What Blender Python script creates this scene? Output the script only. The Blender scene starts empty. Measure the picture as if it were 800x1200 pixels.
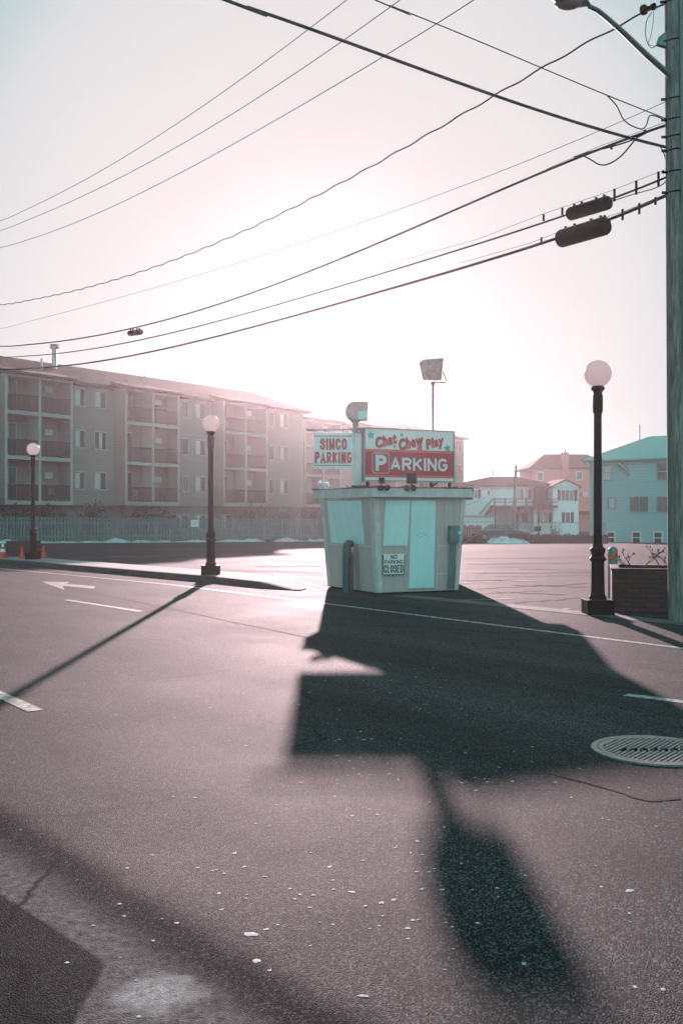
import bpy, math, random
from mathutils import Vector, Matrix, noise

F = 1167.0          # focal length in photo pixels (35 mm lens on a 36 mm tall frame)
EYE = 1.6
EXPO = 1.3
rnd = random.Random(7)
scene = bpy.context.scene
COL = scene.collection

# ------------------------------------------------------------------ camera
cam_d = bpy.data.cameras.new('camera'); cam = bpy.data.objects.new('camera', cam_d); COL.objects.link(cam)
cam.location = (0, 0, EYE); cam.rotation_euler = (math.radians(90), 0, 0)
cam_d.sensor_fit = 'VERTICAL'; cam_d.sensor_height = 36; cam_d.sensor_width = 24; cam_d.lens = 35.0
cam_d.clip_start = 0.1; cam_d.clip_end = 4000
scene.camera = cam

# ------------------------------------------------------------------ light
SUN_EL = math.radians(12.1); SUN_AZ = -0.0154
S = Vector((math.sin(SUN_AZ) * math.cos(SUN_EL), math.cos(SUN_AZ) * math.cos(SUN_EL), math.sin(SUN_EL)))
w = bpy.data.worlds.new('World'); scene.world = w; w.use_nodes = True
nt = w.node_tree; nt.nodes.clear(); N = nt.nodes.new; L = nt.links.new
sky = N('ShaderNodeTexSky'); sky.sky_type = 'NISHITA'; sky.sun_disc = False
sky.sun_elevation = SUN_EL; sky.sun_rotation = SUN_AZ
sky.air_density = 1.0; sky.dust_density = 1.5; sky.ozone_density = 1.5
tc = N('ShaderNodeTexCoord'); dot = N('ShaderNodeVectorMath'); dot.operation = 'DOT_PRODUCT'
L(tc.outputs['Generated'], dot.inputs[0]); dot.inputs[1].default_value = S
mr = N('ShaderNodeMapRange'); mr.inputs['From Min'].default_value = -1; mr.inputs['From Max'].default_value = 1
L(dot.outputs['Value'], mr.inputs['Value'])
rp = N('ShaderNodeValToRGB'); L(mr.outputs['Result'], rp.inputs['Fac'])
el = rp.color_ramp.elements
el[0].position = 0.0; el[0].color = (0.74, 1.50, 1.50, 1)
el[1].position = 1.0; el[1].color = (0.84, 0.80, 0.81, 1)
for p_, c_ in ((0.35, (0.50, 1.12, 1.14, 1)), (0.58, (0.015, 0.19, 0.215, 1)), (0.84, (0.03, 0.21, 0.24, 1)), (0.93, (0.34, 0.62, 0.66, 1)), (0.958, (0.45, 0.69, 0.74, 1)), (0.973, (0.86, 0.875, 0.89, 1)), (0.982, (0.93, 0.91, 0.92, 1)), (0.990, (0.92, 0.88, 0.89, 1)), (0.996, (0.86, 0.82, 0.83, 1))):
    e_ = rp.color_ramp.elements.new(p_); e_.color = c_
bw = N('ShaderNodeRGBToBW'); L(sky.outputs['Color'], bw.inputs['Color'])
k1 = N('ShaderNodeMath'); k1.operation = 'MULTIPLY'; k1.inputs[1].default_value = 6.0; L(bw.outputs['Val'], k1.inputs[0])
k2 = N('ShaderNodeMath'); k2.operation = 'MINIMUM'; k2.inputs[1].default_value = 3.3; L(k1.outputs[0], k2.inputs[0])
vm = N('ShaderNodeVectorMath'); vm.operation = 'SCALE'; L(rp.outputs['Color'], vm.inputs[0]); L(k2.outputs[0], vm.inputs['Scale'])
bg = N('ShaderNodeBackground'); bg.inputs['Strength'].default_value = 0.10; L(vm.outputs['Vector'], bg.inputs['Color'])
wo = N('ShaderNodeOutputWorld'); L(bg.outputs[0], wo.inputs['Surface'])

sl = bpy.data.lights.new('sun', 'SUN'); sl.energy = 3.8; sl.angle = math.radians(0.6); sl.color = (1.0, 0.73, 0.76)
so = bpy.data.objects.new('sun', sl); COL.objects.link(so); so.rotation_euler = S.to_track_quat('Z', 'Y').to_euler(); so.location = (0, 60, 40)

vs = scene.view_settings; vs.view_transform = 'Standard'; vs.look = 'None'; vs.exposure = EXPO; vs.gamma = 1; vs.use_curve_mapping = False
cy = scene.cycles; cy.use_denoising = True; cy.max_bounces = 6; cy.volume_bounces = 0; cy.caustics_reflective = False; cy.caustics_refractive = False
cy.transparent_max_bounces = 12

# ------------------------------------------------------------------ mesh helpers
class MB:
    def __init__(s): s.v = []; s.f = []
    def add(s, vs_, fs): b = len(s.v); s.v += [tuple(p) for p in vs_]; s.f += [tuple(i + b for i in f) for f in fs]; return s
    def box(s, x0, x1, y0, y1, z0, z1):
        return s.hexa([(x0, y0, z0), (x1, y0, z0), (x1, y1, z0), (x0, y1, z0), (x0, y0, z1), (x1, y0, z1), (x1, y1, z1), (x0, y1, z1)])
    def hexa(s, p): return s.add(p, [(0, 3, 2, 1), (4, 5, 6, 7), (0, 1, 5, 4), (1, 2, 6, 5), (2, 3, 7, 6), (3, 0, 4, 7)])
    def prism(s, poly, z0, z1, poly1=None):
        n = len(poly); q = poly1 or poly
        z0s = z0 if hasattr(z0, '__len__') else [z0] * n; z1s = z1 if hasattr(z1, '__len__') else [z1] * n
        pts = [(p[0], p[1], z) for p, z in zip(poly, z0s)] + [(p[0], p[1], z) for p, z in zip(q, z1s)]
        return s.add(pts, [tuple(range(n - 1, -1, -1)), tuple(range(n, 2 * n))] + [(i, (i + 1) % n, n + (i + 1) % n, n + i) for i in range(n)])
    def plate(s, poly, y0, y1):           # polygon in x,z extruded along y
        n = len(poly); pts = [(p[0], y0, p[1]) for p in poly] + [(p[0], y1, p[1]) for p in poly]
        return s.add(pts, [tuple(range(n)), tuple(range(2 * n - 1, n - 1, -1))] + [(i, n + i, n + (i + 1) % n, (i + 1) % n) for i in range(n)])
    def lathe(s, prof, c=(0, 0, 0), n=20, M=None):
        b = []; 
        for (r, z) in prof:
            for k in range(n):
                a = 2 * math.pi * k / n; b.append(Vector((r * math.cos(a), r * math.sin(a), z)))
        if M is not None: b = [M @ p for p in b]
        b = [p + Vector(c) for p in b]
        fs = []
        for i in range(len(prof) - 1):
            for k in range(n): fs.append((i * n + k, i * n + (k + 1) % n, (i + 1) * n + (k + 1) % n, (i + 1) * n + k))
        fs.append(tuple(range(n - 1, -1, -1))); m = (len(prof) - 1) * n; fs.append(tuple(range(m, m + n)))
        return s.add(b, fs)
    def tube(s, pts, r, n=8):
        pts = [Vector(p) for p in pts]; rs = r if hasattr(r, '__len__') else [r] * len(pts)
        b = []; prev = None
        for i, p in enumerate(pts):
            t = (pts[min(i + 1, len(pts) - 1)] - pts[max(i - 1, 0)]).normalized()
            if prev is None:
                a = t.orthogonal().normalized()
            else:
                a = (prev - t * prev.dot(t)).normalized()
            prev = a; c = t.cross(a)
            for k in range(n):
                th = 2 * math.pi * k / n; b.append(p + (a * math.cos(th) + c * math.sin(th)) * rs[i])
        fs = []
        for i in range(len(pts) - 1):
            for k in range(n): fs.append((i * n + k, i * n + (k + 1) % n, (i + 1) * n + (k + 1) % n, (i + 1) * n + k))
        fs.append(tuple(range(n - 1, -1, -1))); m = (len(pts) - 1) * n; fs.append(tuple(range(m, m + n)))
        return s.add(b, fs)
    def ball(s, c, r, n=16, m=10, sq=(1, 1, 1)):
        pr = []
        b = []; fs = []
        for i in range(1, m):
            th = math.pi * i / m
            for k in range(n):
                a = 2 * math.pi * k / n
                b.append((c[0] + r * sq[0] * math.sin(th) * math.cos(a), c[1] + r * sq[1] * math.sin(th) * math.sin(a), c[2] - r * sq[2] * math.cos(th)))
        for i in range(m - 2):
            for k in range(n): fs.append((i * n + k, i * n + (k + 1) % n, (i + 1) * n + (k + 1) % n, (i + 1) * n + k))
        b.append((c[0], c[1], c[2] - r * sq[2])); b.append((c[0], c[1], c[2] + r * sq[2])); q = (m - 1) * n
        for k in range(n):
            fs.append((q, (k + 1) % n, k)); fs.append((q + 1, (m - 2) * n + k, (m - 2) * n + (k + 1) % n))
        return s.add(b, fs)
    def build(s, name, mat, parent=None, loc=None, smooth=False, bevel=0):
        me = bpy.data.meshes.new(name); me.from_pydata(s.v, [], s.f); me.update()
        if mat: me.materials.append(mat)
        o = bpy.data.objects.new(name, me); COL.objects.link(o)
        if parent: o.parent = parent
        if loc: o.location = loc
        if smooth:
            for p in me.polygons: p.use_smooth = True
            try: me.set_sharp_from_angle(angle=math.radians(40))
            except Exception: pass
        if bevel:
            b = o.modifiers.new('bevel', 'BEVEL'); b.width = bevel; b.segments = 2; b.limit_method = 'ANGLE'; b.angle_limit = math.radians(35)
        return o

def thing(name, label, cat, loc=(0, 0, 0), rz=0, group=None):
    o = bpy.data.objects.new(name, None); COL.objects.link(o); o.empty_display_size = 0.2
    o.location = loc; o.rotation_euler = (0, 0, rz); o['label'] = label; o['category'] = cat
    if group: o['group'] = group
    return o
def tag(o, label, cat, group=None):
    o['label'] = label; o['category'] = cat
    if group: o['group'] = group
    return o
def kids(o): return [c for c in bpy.data.objects if c.parent == o]
def copy_tree(o, parent=None):
    c = o.copy(); COL.objects.link(c)
    if parent: c.parent = parent
    for ch in kids(o): copy_tree(ch, c)
    return c
def structure(o, kind='structure'): o['kind'] = kind; return o

def smooth01(t): t = max(0.0, min(1.0, t)); return t * t * (3 - 2 * t)
def g(x, y):                          # height of the ground: the lot falls away gently behind the kiosk
    k = 0.016 + 0.006 * smooth01((x - 2) / 14)
    d = max(0.0, y - 42.0); d = d if d > 4 else d * d / 8 if d < 4 else d
    if y - 42 > 4: d = (y - 42) - 2
    return -min(1.15, k * d)
def P(px, py, Y): return Vector(((px - 400) * Y / F, Y, EYE + (600 - py) * Y / F))
def G(px, py, h=0.0):                 # the ground point seen at a photo pixel (flat part)
    Y = (EYE - h) * F / (py - 600.0); return Vector(((px - 400) * Y / F, Y, h))

# ------------------------------------------------------------------ materials
def mat(name, col, rough=0.6, var=0.0, vscale=3.0, bump=0.0, bscale=30.0, metal=0.0, spec=0.5, col2=None, detail=6, stretch=(1, 1, 1)):
    m = bpy.data.materials.new(name); m.use_nodes = True; t = m.node_tree; b = t.nodes['Principled BSDF']
    b.inputs['Base Color'].default_value = (*col, 1); b.inputs['Roughness'].default_value = rough
    b.inputs['Metallic'].default_value = metal; b.inputs['Specular IOR Level'].default_value = spec
    co = t.nodes.new('ShaderNodeTexCoord'); mp = t.nodes.new('ShaderNodeMapping'); mp.inputs['Scale'].default_value = stretch
    t.links.new(co.outputs['Object'], mp.inputs['Vector'])
    if var or col2:
        n = t.nodes.new('ShaderNodeTexNoise'); n.inputs['Scale'].default_value = vscale; n.inputs['Detail'].default_value = detail; n.inputs['Roughness'].default_value = 0.65
        t.links.new(mp.outputs['Vector'], n.inputs['Vector'])
        c2 = col2 or tuple(max(0, c * (1 - var)) for c in col); c1 = col if col2 else tuple(min(1, c * (1 + var)) for c in col)
        r = t.nodes.new('ShaderNodeValToRGB'); r.color_ramp.elements[0].position = 0.35; r.color_ramp.elements[1].position = 0.65
        r.color_ramp.elements[0].color = (*c1, 1); r.color_ramp.elements[1].color = (*c2, 1)
        t.links.new(n.outputs['Fac'], r.inputs['Fac']); t.links.new(r.outputs['Color'], b.inputs['Base Color'])
    if bump:
        n2 = t.nodes.new('ShaderNodeTexNoise'); n2.inputs['Scale'].default_value = bscale; n2.inputs['Detail'].default_value = 4
        t.links.new(mp.outputs['Vector'], n2.inputs['Vector'])
        bp = t.nodes.new('ShaderNodeBump'); bp.inputs['Strength'].default_value = bump; bp.inputs['Distance'].default_value = 0.01
        t.links.new(n2.outputs['Fac'], bp.inputs['Height']); t.links.new(bp.outputs['Normal'], b.inputs['Normal'])
    return m

def mat_lines(name, col, axis, pitch, depth=0.35, rough=0.6, dark=0.75, var=0.1, sharp=0.12, line_w=0.12):
    """paint with regular grooves (siding laps, plywood grooves, roof seams) across an object axis"""
    m = mat(name, col, rough); t = m.node_tree; b = t.nodes['Principled BSDF']
    co = t.nodes.new('ShaderNodeTexCoord'); sp = t.nodes.new('ShaderNodeSeparateXYZ'); t.links.new(co.outputs['Object'], sp.inputs[0])
    d = t.nodes.new('ShaderNodeMath'); d.operation = 'DIVIDE'; d.inputs[1].default_value = pitch; t.links.new(sp.outputs[axis], d.inputs[0])
    f = t.nodes.new('ShaderNodeMath'); f.operation = 'FRACT'; t.links.new(d.outputs[0], f.inputs[0])
    r = t.nodes.new('ShaderNodeValToRGB'); e = r.color_ramp.elements
    e[0].position = 0.0; e[0].color = (0, 0, 0, 1); e[1].position = line_w; e[1].color = (1, 1, 1, 1); t.links.new(f.outputs[0], r.inputs['Fac'])
    n = t.nodes.new('ShaderNodeTexNoise'); n.inputs['Scale'].default_value = 1.3; n.inputs['Detail'].default_value = 7; n.inputs['Roughness'].default_value = .7
    t.links.new(co.outputs['Object'], n.inputs['Vector'])
    mx = t.nodes.new('ShaderNodeMix'); mx.data_type = 'RGBA'
    mx.inputs[6].default_value = (*[c * (1 - var) for c in col], 1); mx.inputs[7].default_value = (*[min(1, c * (1 + var)) for c in col], 1)
    t.links.new(n.outputs['Fac'], mx.inputs[0])
    m2 = t.nodes.new('ShaderNodeMix'); m2.data_type = 'RGBA'; t.links.new(r.outputs['Color'], m2.inputs[0])
    m2.inputs[6].default_value = (*[c * dark for c in col], 1); t.links.new(mx.outputs[2], m2.inputs[7]); t.links.new(m2.outputs[2], b.inputs['Base Color'])
    bp = t.nodes.new('ShaderNodeBump'); bp.inputs['Strength'].default_value = depth; bp.inputs['Distance'].default_value = 0.02
    t.links.new(r.outputs['Color'], bp.inputs['Height']); t.links.new(bp.outputs['Normal'], b.inputs['Normal'])
    return m

def asphalt(name, base, light, rough, grain=170.0, speck=0.5, wear=1.0, bump=0.5, spec=.10, cracks=True, zones=False):
    m = bpy.data.materials.new(name); m.use_nodes = True; t = m.node_tree; b = t.nodes['Principled BSDF']; nn = t.nodes.new; ln = t.links.new
    co = nn('ShaderNodeTexCoord').outputs['Object']
    def nz(sc, det=4, ro=.6, dist=0.0):
        n = nn('ShaderNodeTexNoise'); n.inputs['Scale'].default_value = sc; n.inputs['Detail'].default_value = det; n.inputs['Roughness'].default_value = ro; n.inputs['Distortion'].default_value = dist
        ln(co, n.inputs['Vector']); return n.outputs['Fac']
    def ramp(src, a, c, ca=(0, 0, 0, 1), cb=(1, 1, 1, 1)):
        r = nn('ShaderNodeValToRGB'); r.color_ramp.elements[0].position = a; r.color_ramp.elements[1].position = c
        r.color_ramp.elements[0].color = ca; r.color_ramp.elements[1].color = cb; ln(src, r.inputs['Fac']); return r.outputs['Color']
    def mix(f, a, c, mode='MIX'):
        x = nn('ShaderNodeMix'); x.data_type = 'RGBA'; x.blend_type = mode
        if hasattr(f, 'links'): ln(f, x.inputs[0])
        else: x.inputs[0].default_value = f
        for i, v in ((6, a), (7, c)):
            if hasattr(v, 'links'): ln(v, x.inputs[i])
            else: x.inputs[i].default_value = v
        return x.outputs[2]
    big = ramp(nz(0.22, 6, .6, .6), .35, .7, (*base, 1), (*[c * (1 + .55 * wear) for c in base], 1))
    mid = mix(0.55 * wear, big, ramp(nz(1.6, 8, .7), .3, .75, (*[c * .6 for c in base], 1), (*[c * 1.5 for c in base], 1)))
    v = nn('ShaderNodeTexVoronoi'); v.inputs['Scale'].default_value = grain; v.inputs['Randomness'].default_value = 1; ln(co, v.inputs['Vector'])
    sp = ramp(v.outputs['Color'], .62, .78)      # some stones are pale
    fine = mix(ramp(v.outputs['Distance'], .15, .5, (1, 1, 1, 1), (0, 0, 0, 1)), (*[c * .45 for c in base], 1), mid)
    colr = mix(sp, fine, mix(speck, fine, (*light, 1)))
    # thin cracks
    cr = nn('ShaderNodeTexVoronoi'); cr.feature = 'DISTANCE_TO_EDGE'; cr.inputs['Scale'].default_value = 0.28
    dn = nn('ShaderNodeTexNoise'); dn.inputs['Scale'].default_value = 1.2; dn.inputs['Detail'].default_value = 5; ln(co, dn.inputs['Vector'])
    ad = nn('ShaderNodeVectorMath'); ad.operation = 'ADD'; ln(co, ad.inputs[0]); ln(dn.outputs['Color'], ad.inputs[1]); ln(ad.outputs[0], cr.inputs['Vector'])
    ck = ramp(cr.outputs['Distance'], .002, .006)
    gate = ramp(nz(.15, 2), .5, .56)
    ck2 = mix(gate, ck, (1, 1, 1, 1))
    if zones:                     # lanes polished by tyres, and darker drips between them, along the road
        mp = nn('ShaderNodeMapping'); mp.vector_type = 'TEXTURE'; mp.inputs['Rotation'].default_value = (0, 0, math.radians(-51)); ln(co, mp.inputs['Vector'])
        m3 = nn('ShaderNodeMapping'); m3.inputs['Scale'].default_value = (.07, 1.1, 1); ln(mp.outputs[0], m3.inputs['Vector'])
        n3 = nn('ShaderNodeTexNoise'); n3.inputs['Scale'].default_value = 1.0; n3.inputs['Detail'].default_value = 7; n3.inputs['Roughness'].default_value = .62; ln(m3.outputs[0], n3.inputs['Vector'])
        colr = mix(1.0, colr, ramp(n3.outputs['Fac'], .32, .68, (.66, .66, .67, 1), (1.3, 1.27, 1.28, 1)), 'MULTIPLY')
        colr = mix(ramp(nz(.9, 8, .75, 1.2), .62, .70), colr, mix(1.0, colr, (.55, .54, .56, 1), 'MULTIPLY'))
    if zones:                     # darker diagonal strip, worn pale edge and tar patch at the near left kerb side
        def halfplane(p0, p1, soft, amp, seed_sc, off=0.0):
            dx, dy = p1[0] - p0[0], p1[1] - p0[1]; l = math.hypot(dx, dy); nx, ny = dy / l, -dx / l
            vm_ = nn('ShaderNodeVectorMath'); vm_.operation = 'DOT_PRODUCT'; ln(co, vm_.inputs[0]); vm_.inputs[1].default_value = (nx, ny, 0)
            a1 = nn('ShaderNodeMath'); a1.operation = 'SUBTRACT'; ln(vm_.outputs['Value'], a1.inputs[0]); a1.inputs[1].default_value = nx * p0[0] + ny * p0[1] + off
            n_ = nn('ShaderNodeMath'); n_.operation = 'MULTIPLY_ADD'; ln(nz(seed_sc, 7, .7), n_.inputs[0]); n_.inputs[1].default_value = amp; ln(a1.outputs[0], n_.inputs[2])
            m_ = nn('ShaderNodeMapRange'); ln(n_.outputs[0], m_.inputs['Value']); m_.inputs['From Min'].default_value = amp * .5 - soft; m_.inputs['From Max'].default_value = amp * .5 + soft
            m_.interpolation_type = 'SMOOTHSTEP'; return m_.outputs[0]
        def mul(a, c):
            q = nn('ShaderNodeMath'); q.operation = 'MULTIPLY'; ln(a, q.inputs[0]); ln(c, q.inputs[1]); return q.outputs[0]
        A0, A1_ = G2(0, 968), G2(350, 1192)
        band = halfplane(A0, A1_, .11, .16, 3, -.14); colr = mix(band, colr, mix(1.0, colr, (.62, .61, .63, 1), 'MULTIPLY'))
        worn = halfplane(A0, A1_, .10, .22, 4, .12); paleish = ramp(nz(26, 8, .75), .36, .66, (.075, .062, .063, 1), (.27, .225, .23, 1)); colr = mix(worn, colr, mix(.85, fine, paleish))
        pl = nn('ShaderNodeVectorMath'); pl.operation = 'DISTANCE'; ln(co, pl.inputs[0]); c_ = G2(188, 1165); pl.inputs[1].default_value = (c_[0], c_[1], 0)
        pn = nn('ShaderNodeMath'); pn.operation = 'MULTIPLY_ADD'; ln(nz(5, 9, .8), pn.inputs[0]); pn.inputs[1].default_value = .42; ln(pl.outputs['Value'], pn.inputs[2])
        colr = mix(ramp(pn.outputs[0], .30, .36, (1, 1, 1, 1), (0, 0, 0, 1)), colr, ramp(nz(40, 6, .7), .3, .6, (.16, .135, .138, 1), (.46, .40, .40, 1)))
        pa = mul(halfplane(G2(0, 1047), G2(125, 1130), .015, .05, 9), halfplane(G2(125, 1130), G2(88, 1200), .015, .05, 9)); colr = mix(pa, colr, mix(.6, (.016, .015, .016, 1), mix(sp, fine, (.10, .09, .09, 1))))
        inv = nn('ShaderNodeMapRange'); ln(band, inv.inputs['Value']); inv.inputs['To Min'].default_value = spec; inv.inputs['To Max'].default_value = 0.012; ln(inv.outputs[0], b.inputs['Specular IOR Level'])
    if cracks: colr = mix(ck2, (*[c * .35 for c in base], 1), colr)
    ln(colr, b.inputs['Base Color'])
    rr = nn('ShaderNodeMapRange'); rr.inputs['To Min'].default_value = rough - .07; rr.inputs['To Max'].default_value = rough + .12; ln(nz(.5, 6), rr.inputs['Value']); ln(rr.outputs[0], b.inputs['Roughness'])
    h1 = nn('ShaderNodeBump'); h1.inputs['Strength'].default_value = bump; h1.inputs['Distance'].default_value = .004; h1.invert = True; ln(v.outputs['Distance'], h1.inputs['Height'])
    h2 = nn('ShaderNodeBump'); h2.inputs['Strength'].default_value = .22; h2.inputs['Distance'].default_value = .01; ln(nz(13, 7, .7), h2.inputs['Height']); ln(h1.outputs[0], h2.inputs['Normal'])
    ln(h2.outputs[0], b.inputs['Normal'])
    if not zones: b.inputs['Specular IOR Level'].default_value = spec
    return m

def glass_mat(name, col=(0.03, 0.035, 0.04)):
    m = mat(name, col, 0.08, spec=0.8); return m

M = {}
def G2(px, py): Y = EYE * F / (py - 600.0); return ((px - 400) * Y / F, Y)
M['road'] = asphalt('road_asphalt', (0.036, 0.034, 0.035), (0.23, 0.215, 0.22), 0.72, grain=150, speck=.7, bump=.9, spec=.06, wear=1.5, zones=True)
M['lot'] = asphalt('lot_asphalt', (0.055, 0.048, 0.048), (0.22, 0.19, 0.19), 0.8, grain=90, speck=.5, wear=1.9)
M['patch'] = asphalt('dark_patch_asphalt', (0.022, 0.021, 0.022), (0.20, 0.18, 0.18), 0.85, grain=60, speck=.4, wear=.6)
M['worn'] = asphalt('worn_pale_asphalt', (0.12, 0.112, 0.112), (0.30, 0.28, 0.28), 0.85, grain=80, speck=.5)
M['seal'] = asphalt('seam_asphalt', (0.022, 0.020, 0.021), (0.20, 0.18, 0.18), 0.85, grain=140, speck=.6)
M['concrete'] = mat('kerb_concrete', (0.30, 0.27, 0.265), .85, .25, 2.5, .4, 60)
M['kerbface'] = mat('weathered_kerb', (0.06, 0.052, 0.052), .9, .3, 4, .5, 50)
def paint_mat(name, col):
    m = mat(name, col, .6, bump=.3, bscale=90); t = m.node_tree; b = t.nodes['Principled BSDF']
    co = t.nodes.new('ShaderNodeTexCoord'); n = t.nodes.new('ShaderNodeTexNoise'); n.inputs['Scale'].default_value = 14; n.inputs['Detail'].default_value = 8; n.inputs['Roughness'].default_value = .8
    t.links.new(co.outputs['Object'], n.inputs['Vector']); r = t.nodes.new('ShaderNodeValToRGB')
    r.color_ramp.elements[0].position = .40; r.color_ramp.elements[0].color = (.07, .065, .065, 1); r.color_ramp.elements[1].position = .58; r.color_ramp.elements[1].color = (*col, 1)
    t.links.new(n.outputs['Fac'], r.inputs['Fac']); t.links.new(r.outputs['Color'], b.inputs['Base Color']); return m
M['mark'] = paint_mat('worn_white_road_paint', (.62, .60, .60))
M['yellow'] = paint_mat('worn_yellow_road_paint', (.62, .50, .44))
M['faint'] = mat('faded_white_road_paint', (.30, .27, .27), .7, col2=(.10, .088, .088), vscale=6)
M['iron'] = mat('manhole_iron', (.30, .25, .25), .42, .25, 20, .3, 80, metal=.5)
M['irondark'] = mat('manhole_groove', (.015, .015, .015), .95, spec=.05)
M['gum'] = mat('gum', (.62, .55, .56), .8, .3, 60, spec=.2)
M['kwall'] = mat_lines('kiosk_plywood', (.47, .35, .33), 'X', .30, .5, .65, .62, .10, line_w=.05)
M['ktrim'] = mat('kiosk_trim', (.66, .54, .53), .6, .12, 6, .15, 40)
M['kpanel'] = mat('aqua_white_panel', (.66, .80, .80), .5, .05, 5, .10, 30, stretch=(1, 1, .35))
M['door'] = mat('aqua_white_door', (.60, .80, .80), .45, .05, 4, .10, 30, stretch=(1, 1, .3))
M['roofing'] = mat('tar_roofing', (.05, .045, .045), .9, .4, 8, .6, 40)
M['signwhite'] = mat('sign_white', (.92, .76, .76), .4, .05, 3)
M['signaqua'] = mat('weathered_white_sign', (.78, .74, .74), .45, .07, 5)
M['maroon'] = mat('sign_maroon', (.50, .012, .028), .4, .08, 4)
M['salmon'] = mat('sign_salmon', (.85, .13, .11), .45)
M['red'] = mat('sign_red_letter', (.50, .012, .025), .45)
M['pinkred'] = mat('sign_pink_shadow', (.62, .22, .22), .45)
M['starteal'] = mat('sign_star_teal', (.01, .36, .34), .4)
M['black'] = mat('black_paint', (.008, .007, .007), .6, .2, 12, .1, 60, spec=.12)
M['blacktext'] = mat('black_lettering', (.02, .018, .02), .5)
M['postwhite'] = mat('peeling_white_post', (.74, .72, .73), .6, col2=(.40, .48, .49), vscale=5, bump=.3, bscale=50, stretch=(1, 1, .3))
M['lampbody'] = mat('glare_tinted_lamp_metal', (.42, .27, .26), .5, .25, 12, .15, 60, metal=.2)  # pinkish base colour carries the sun's glare on the floodlight housings
M['lens'] = mat('lamp_lens', (.35, .62, .62), .12, spec=.8)
M['whiteplastic'] = mat('white_plastic', (.75, .74, .74), .4)
M['teal_metal'] = mat('grey_green_metal', (.13, .20, .20), .5, .2, 8, .2, 50)
M['bollard'] = mat('dark_green_pipe', (.045, .085, .085), .55, .3, 10, .3, 60)
M['rust'] = mat('rusty_metal', (.14, .045, .028), .8, .4, 20, .5, 60)
M['orange'] = mat('orange_red_tape', (.75, .10, .05), .5)
M['cone'] = mat('orange_cone_plastic', (.75, .035, .03), .5, .15, 10)
M['brick'] = None
M['wood'] = mat('weathered_pole_wood', (.30, .27, .25), .85, col2=(.075, .062, .058), vscale=34, bump=1.0, bscale=70, detail=9, stretch=(1, 1, .07))
M['farwood'] = mat('brown_wood', (.065, .028, .024), .8, .3, 5, .3, 20)
M['fence'] = mat('grey_fence_board', (.14, .20, .195), .85, col2=(.08, .115, .115), vscale=8, bump=.3, bscale=30, stretch=(1, 1, .12))
M['cable'] = mat('cable_rubber', (.014, .013, .013), .55)
M['steel'] = mat('galvanised_steel', (.30, .30, .30), .45, .2, 15, metal=.7)
M['armgreen'] = mat('painted_arm', (.12, .17, .17), .4, .1, 10, metal=.3)
M['siding'] = mat_lines('beige_siding', (.27, .225, .215), 'Z', .20, .5, .7, .70, .16)
M['trim'] = mat('pale_trim', (.40, .37, .36), .6, .06, 2)
M['dooru'] = mat('balcony_door', (.30, .28, .27), .5)
M['rail'] = mat('brown_railing', (.03, .03, .03), .7, .2, 5)
M['shingle'] = mat('grey_shingles', (.060, .048, .046), .95, .3, 3, .6, 8, detail=9, spec=.1)
M['glass'] = glass_mat('window_glass')
M['curtain'] = mat('curtain_cloth', (.50, .50, .49), .9, .2, 6, stretch=(3, 3, .3))
M['foundation'] = mat('foundation_block', (.20, .17, .165), .85, .2, 2)
M['tealwall'] = mat_lines('teal_siding', (.28, .46, .48), 'Z', .22, .5, .65, .72, .06)
M['tealroof'] = mat_lines('teal_metal_roof', (.10, .46, .44), 'X', .42, .6, .45, .6, .06, line_w=.08)
M['whitewall'] = mat_lines('white_siding', (.62, .72, .73), 'Z', .16, .3, .6, .85, .05)
M['pinkwall'] = mat('salmon_house_wall', (.55, .20, .18), .75, .08, 2)
M['redroof'] = mat('brown_red_shingles', (.14, .07, .065), .95, .25, 3, .4, 10, spec=.1)
M['shutter'] = mat('dark_shutter', (.02, .014, .016), .6)
M['snow'] = mat('dirty_snow', (.70, .74, .75), .6, col2=(.42, .42, .42), vscale=3, bump=.6, bscale=12)
M['carpaint'] = mat('grey_blue_car_paint', (.07, .12, .13), .3, spec=.6)
M['tyre'] = mat('tyre_rubber', (.02, .02, .02), .8)
M['shrub'] = mat('brown_winter_leaves', (.075, .045, .038), .85, col2=(.035, .028, .022), vscale=2)
M['twig'] = mat('twig_bark', (.08, .05, .045), .85)
M['berry'] = mat('dry_berry', (.16, .06, .05), .6)
M['soil'] = mat('planter_soil', (.05, .035, .03), .95, .4, 12, .8, 30)
M['redfence'] = mat('red_brown_fence', (.20, .06, .05), .8, .4, 3)
M['acwhite'] = mat('air_conditioner_white', (.45, .44, .43), .6)

def brick_mat():
    m = mat('dark_brick', (.06, .03, .03), .85); t = m.node_tree; b = t.nodes['Principled BSDF']
    co = t.nodes.new('ShaderNodeTexCoord'); mp = t.nodes.new('ShaderNodeMapping'); mp.inputs['Rotation'].default_value = (math.radians(90), 0, 0)
    t.links.new(co.outputs['Object'], mp.inputs['Vector'])
    br = t.nodes.new('ShaderNodeTexBrick'); br.inputs['Scale'].default_value = 1
    br.inputs['Brick Width'].default_value = .21; br.inputs['Row Height'].default_value = .075; br.inputs['Mortar Size'].default_value = .008
    br.inputs['Color1'].default_value = (.10, .038, .034, 1); br.inputs['Color2'].default_value = (.060, .026, .024, 1); br.inputs['Mortar'].default_value = (.022, .020, .020, 1)
    t.links.new(mp.outputs['Vector'], br.inputs['Vector']); t.links.new(br.outputs['Color'], b.inputs['Base Color'])
    bp = t.nodes.new('ShaderNodeBump'); bp.inputs['Strength'].default_value = .6; bp.inputs['Distance'].default_value = .01; bp.invert = True
    t.links.new(br.outputs['Fac'], bp.inputs['Height']); t.links.new(bp.outputs['Normal'], b.inputs['Normal']); return m
M['brick'] = brick_mat()

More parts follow.
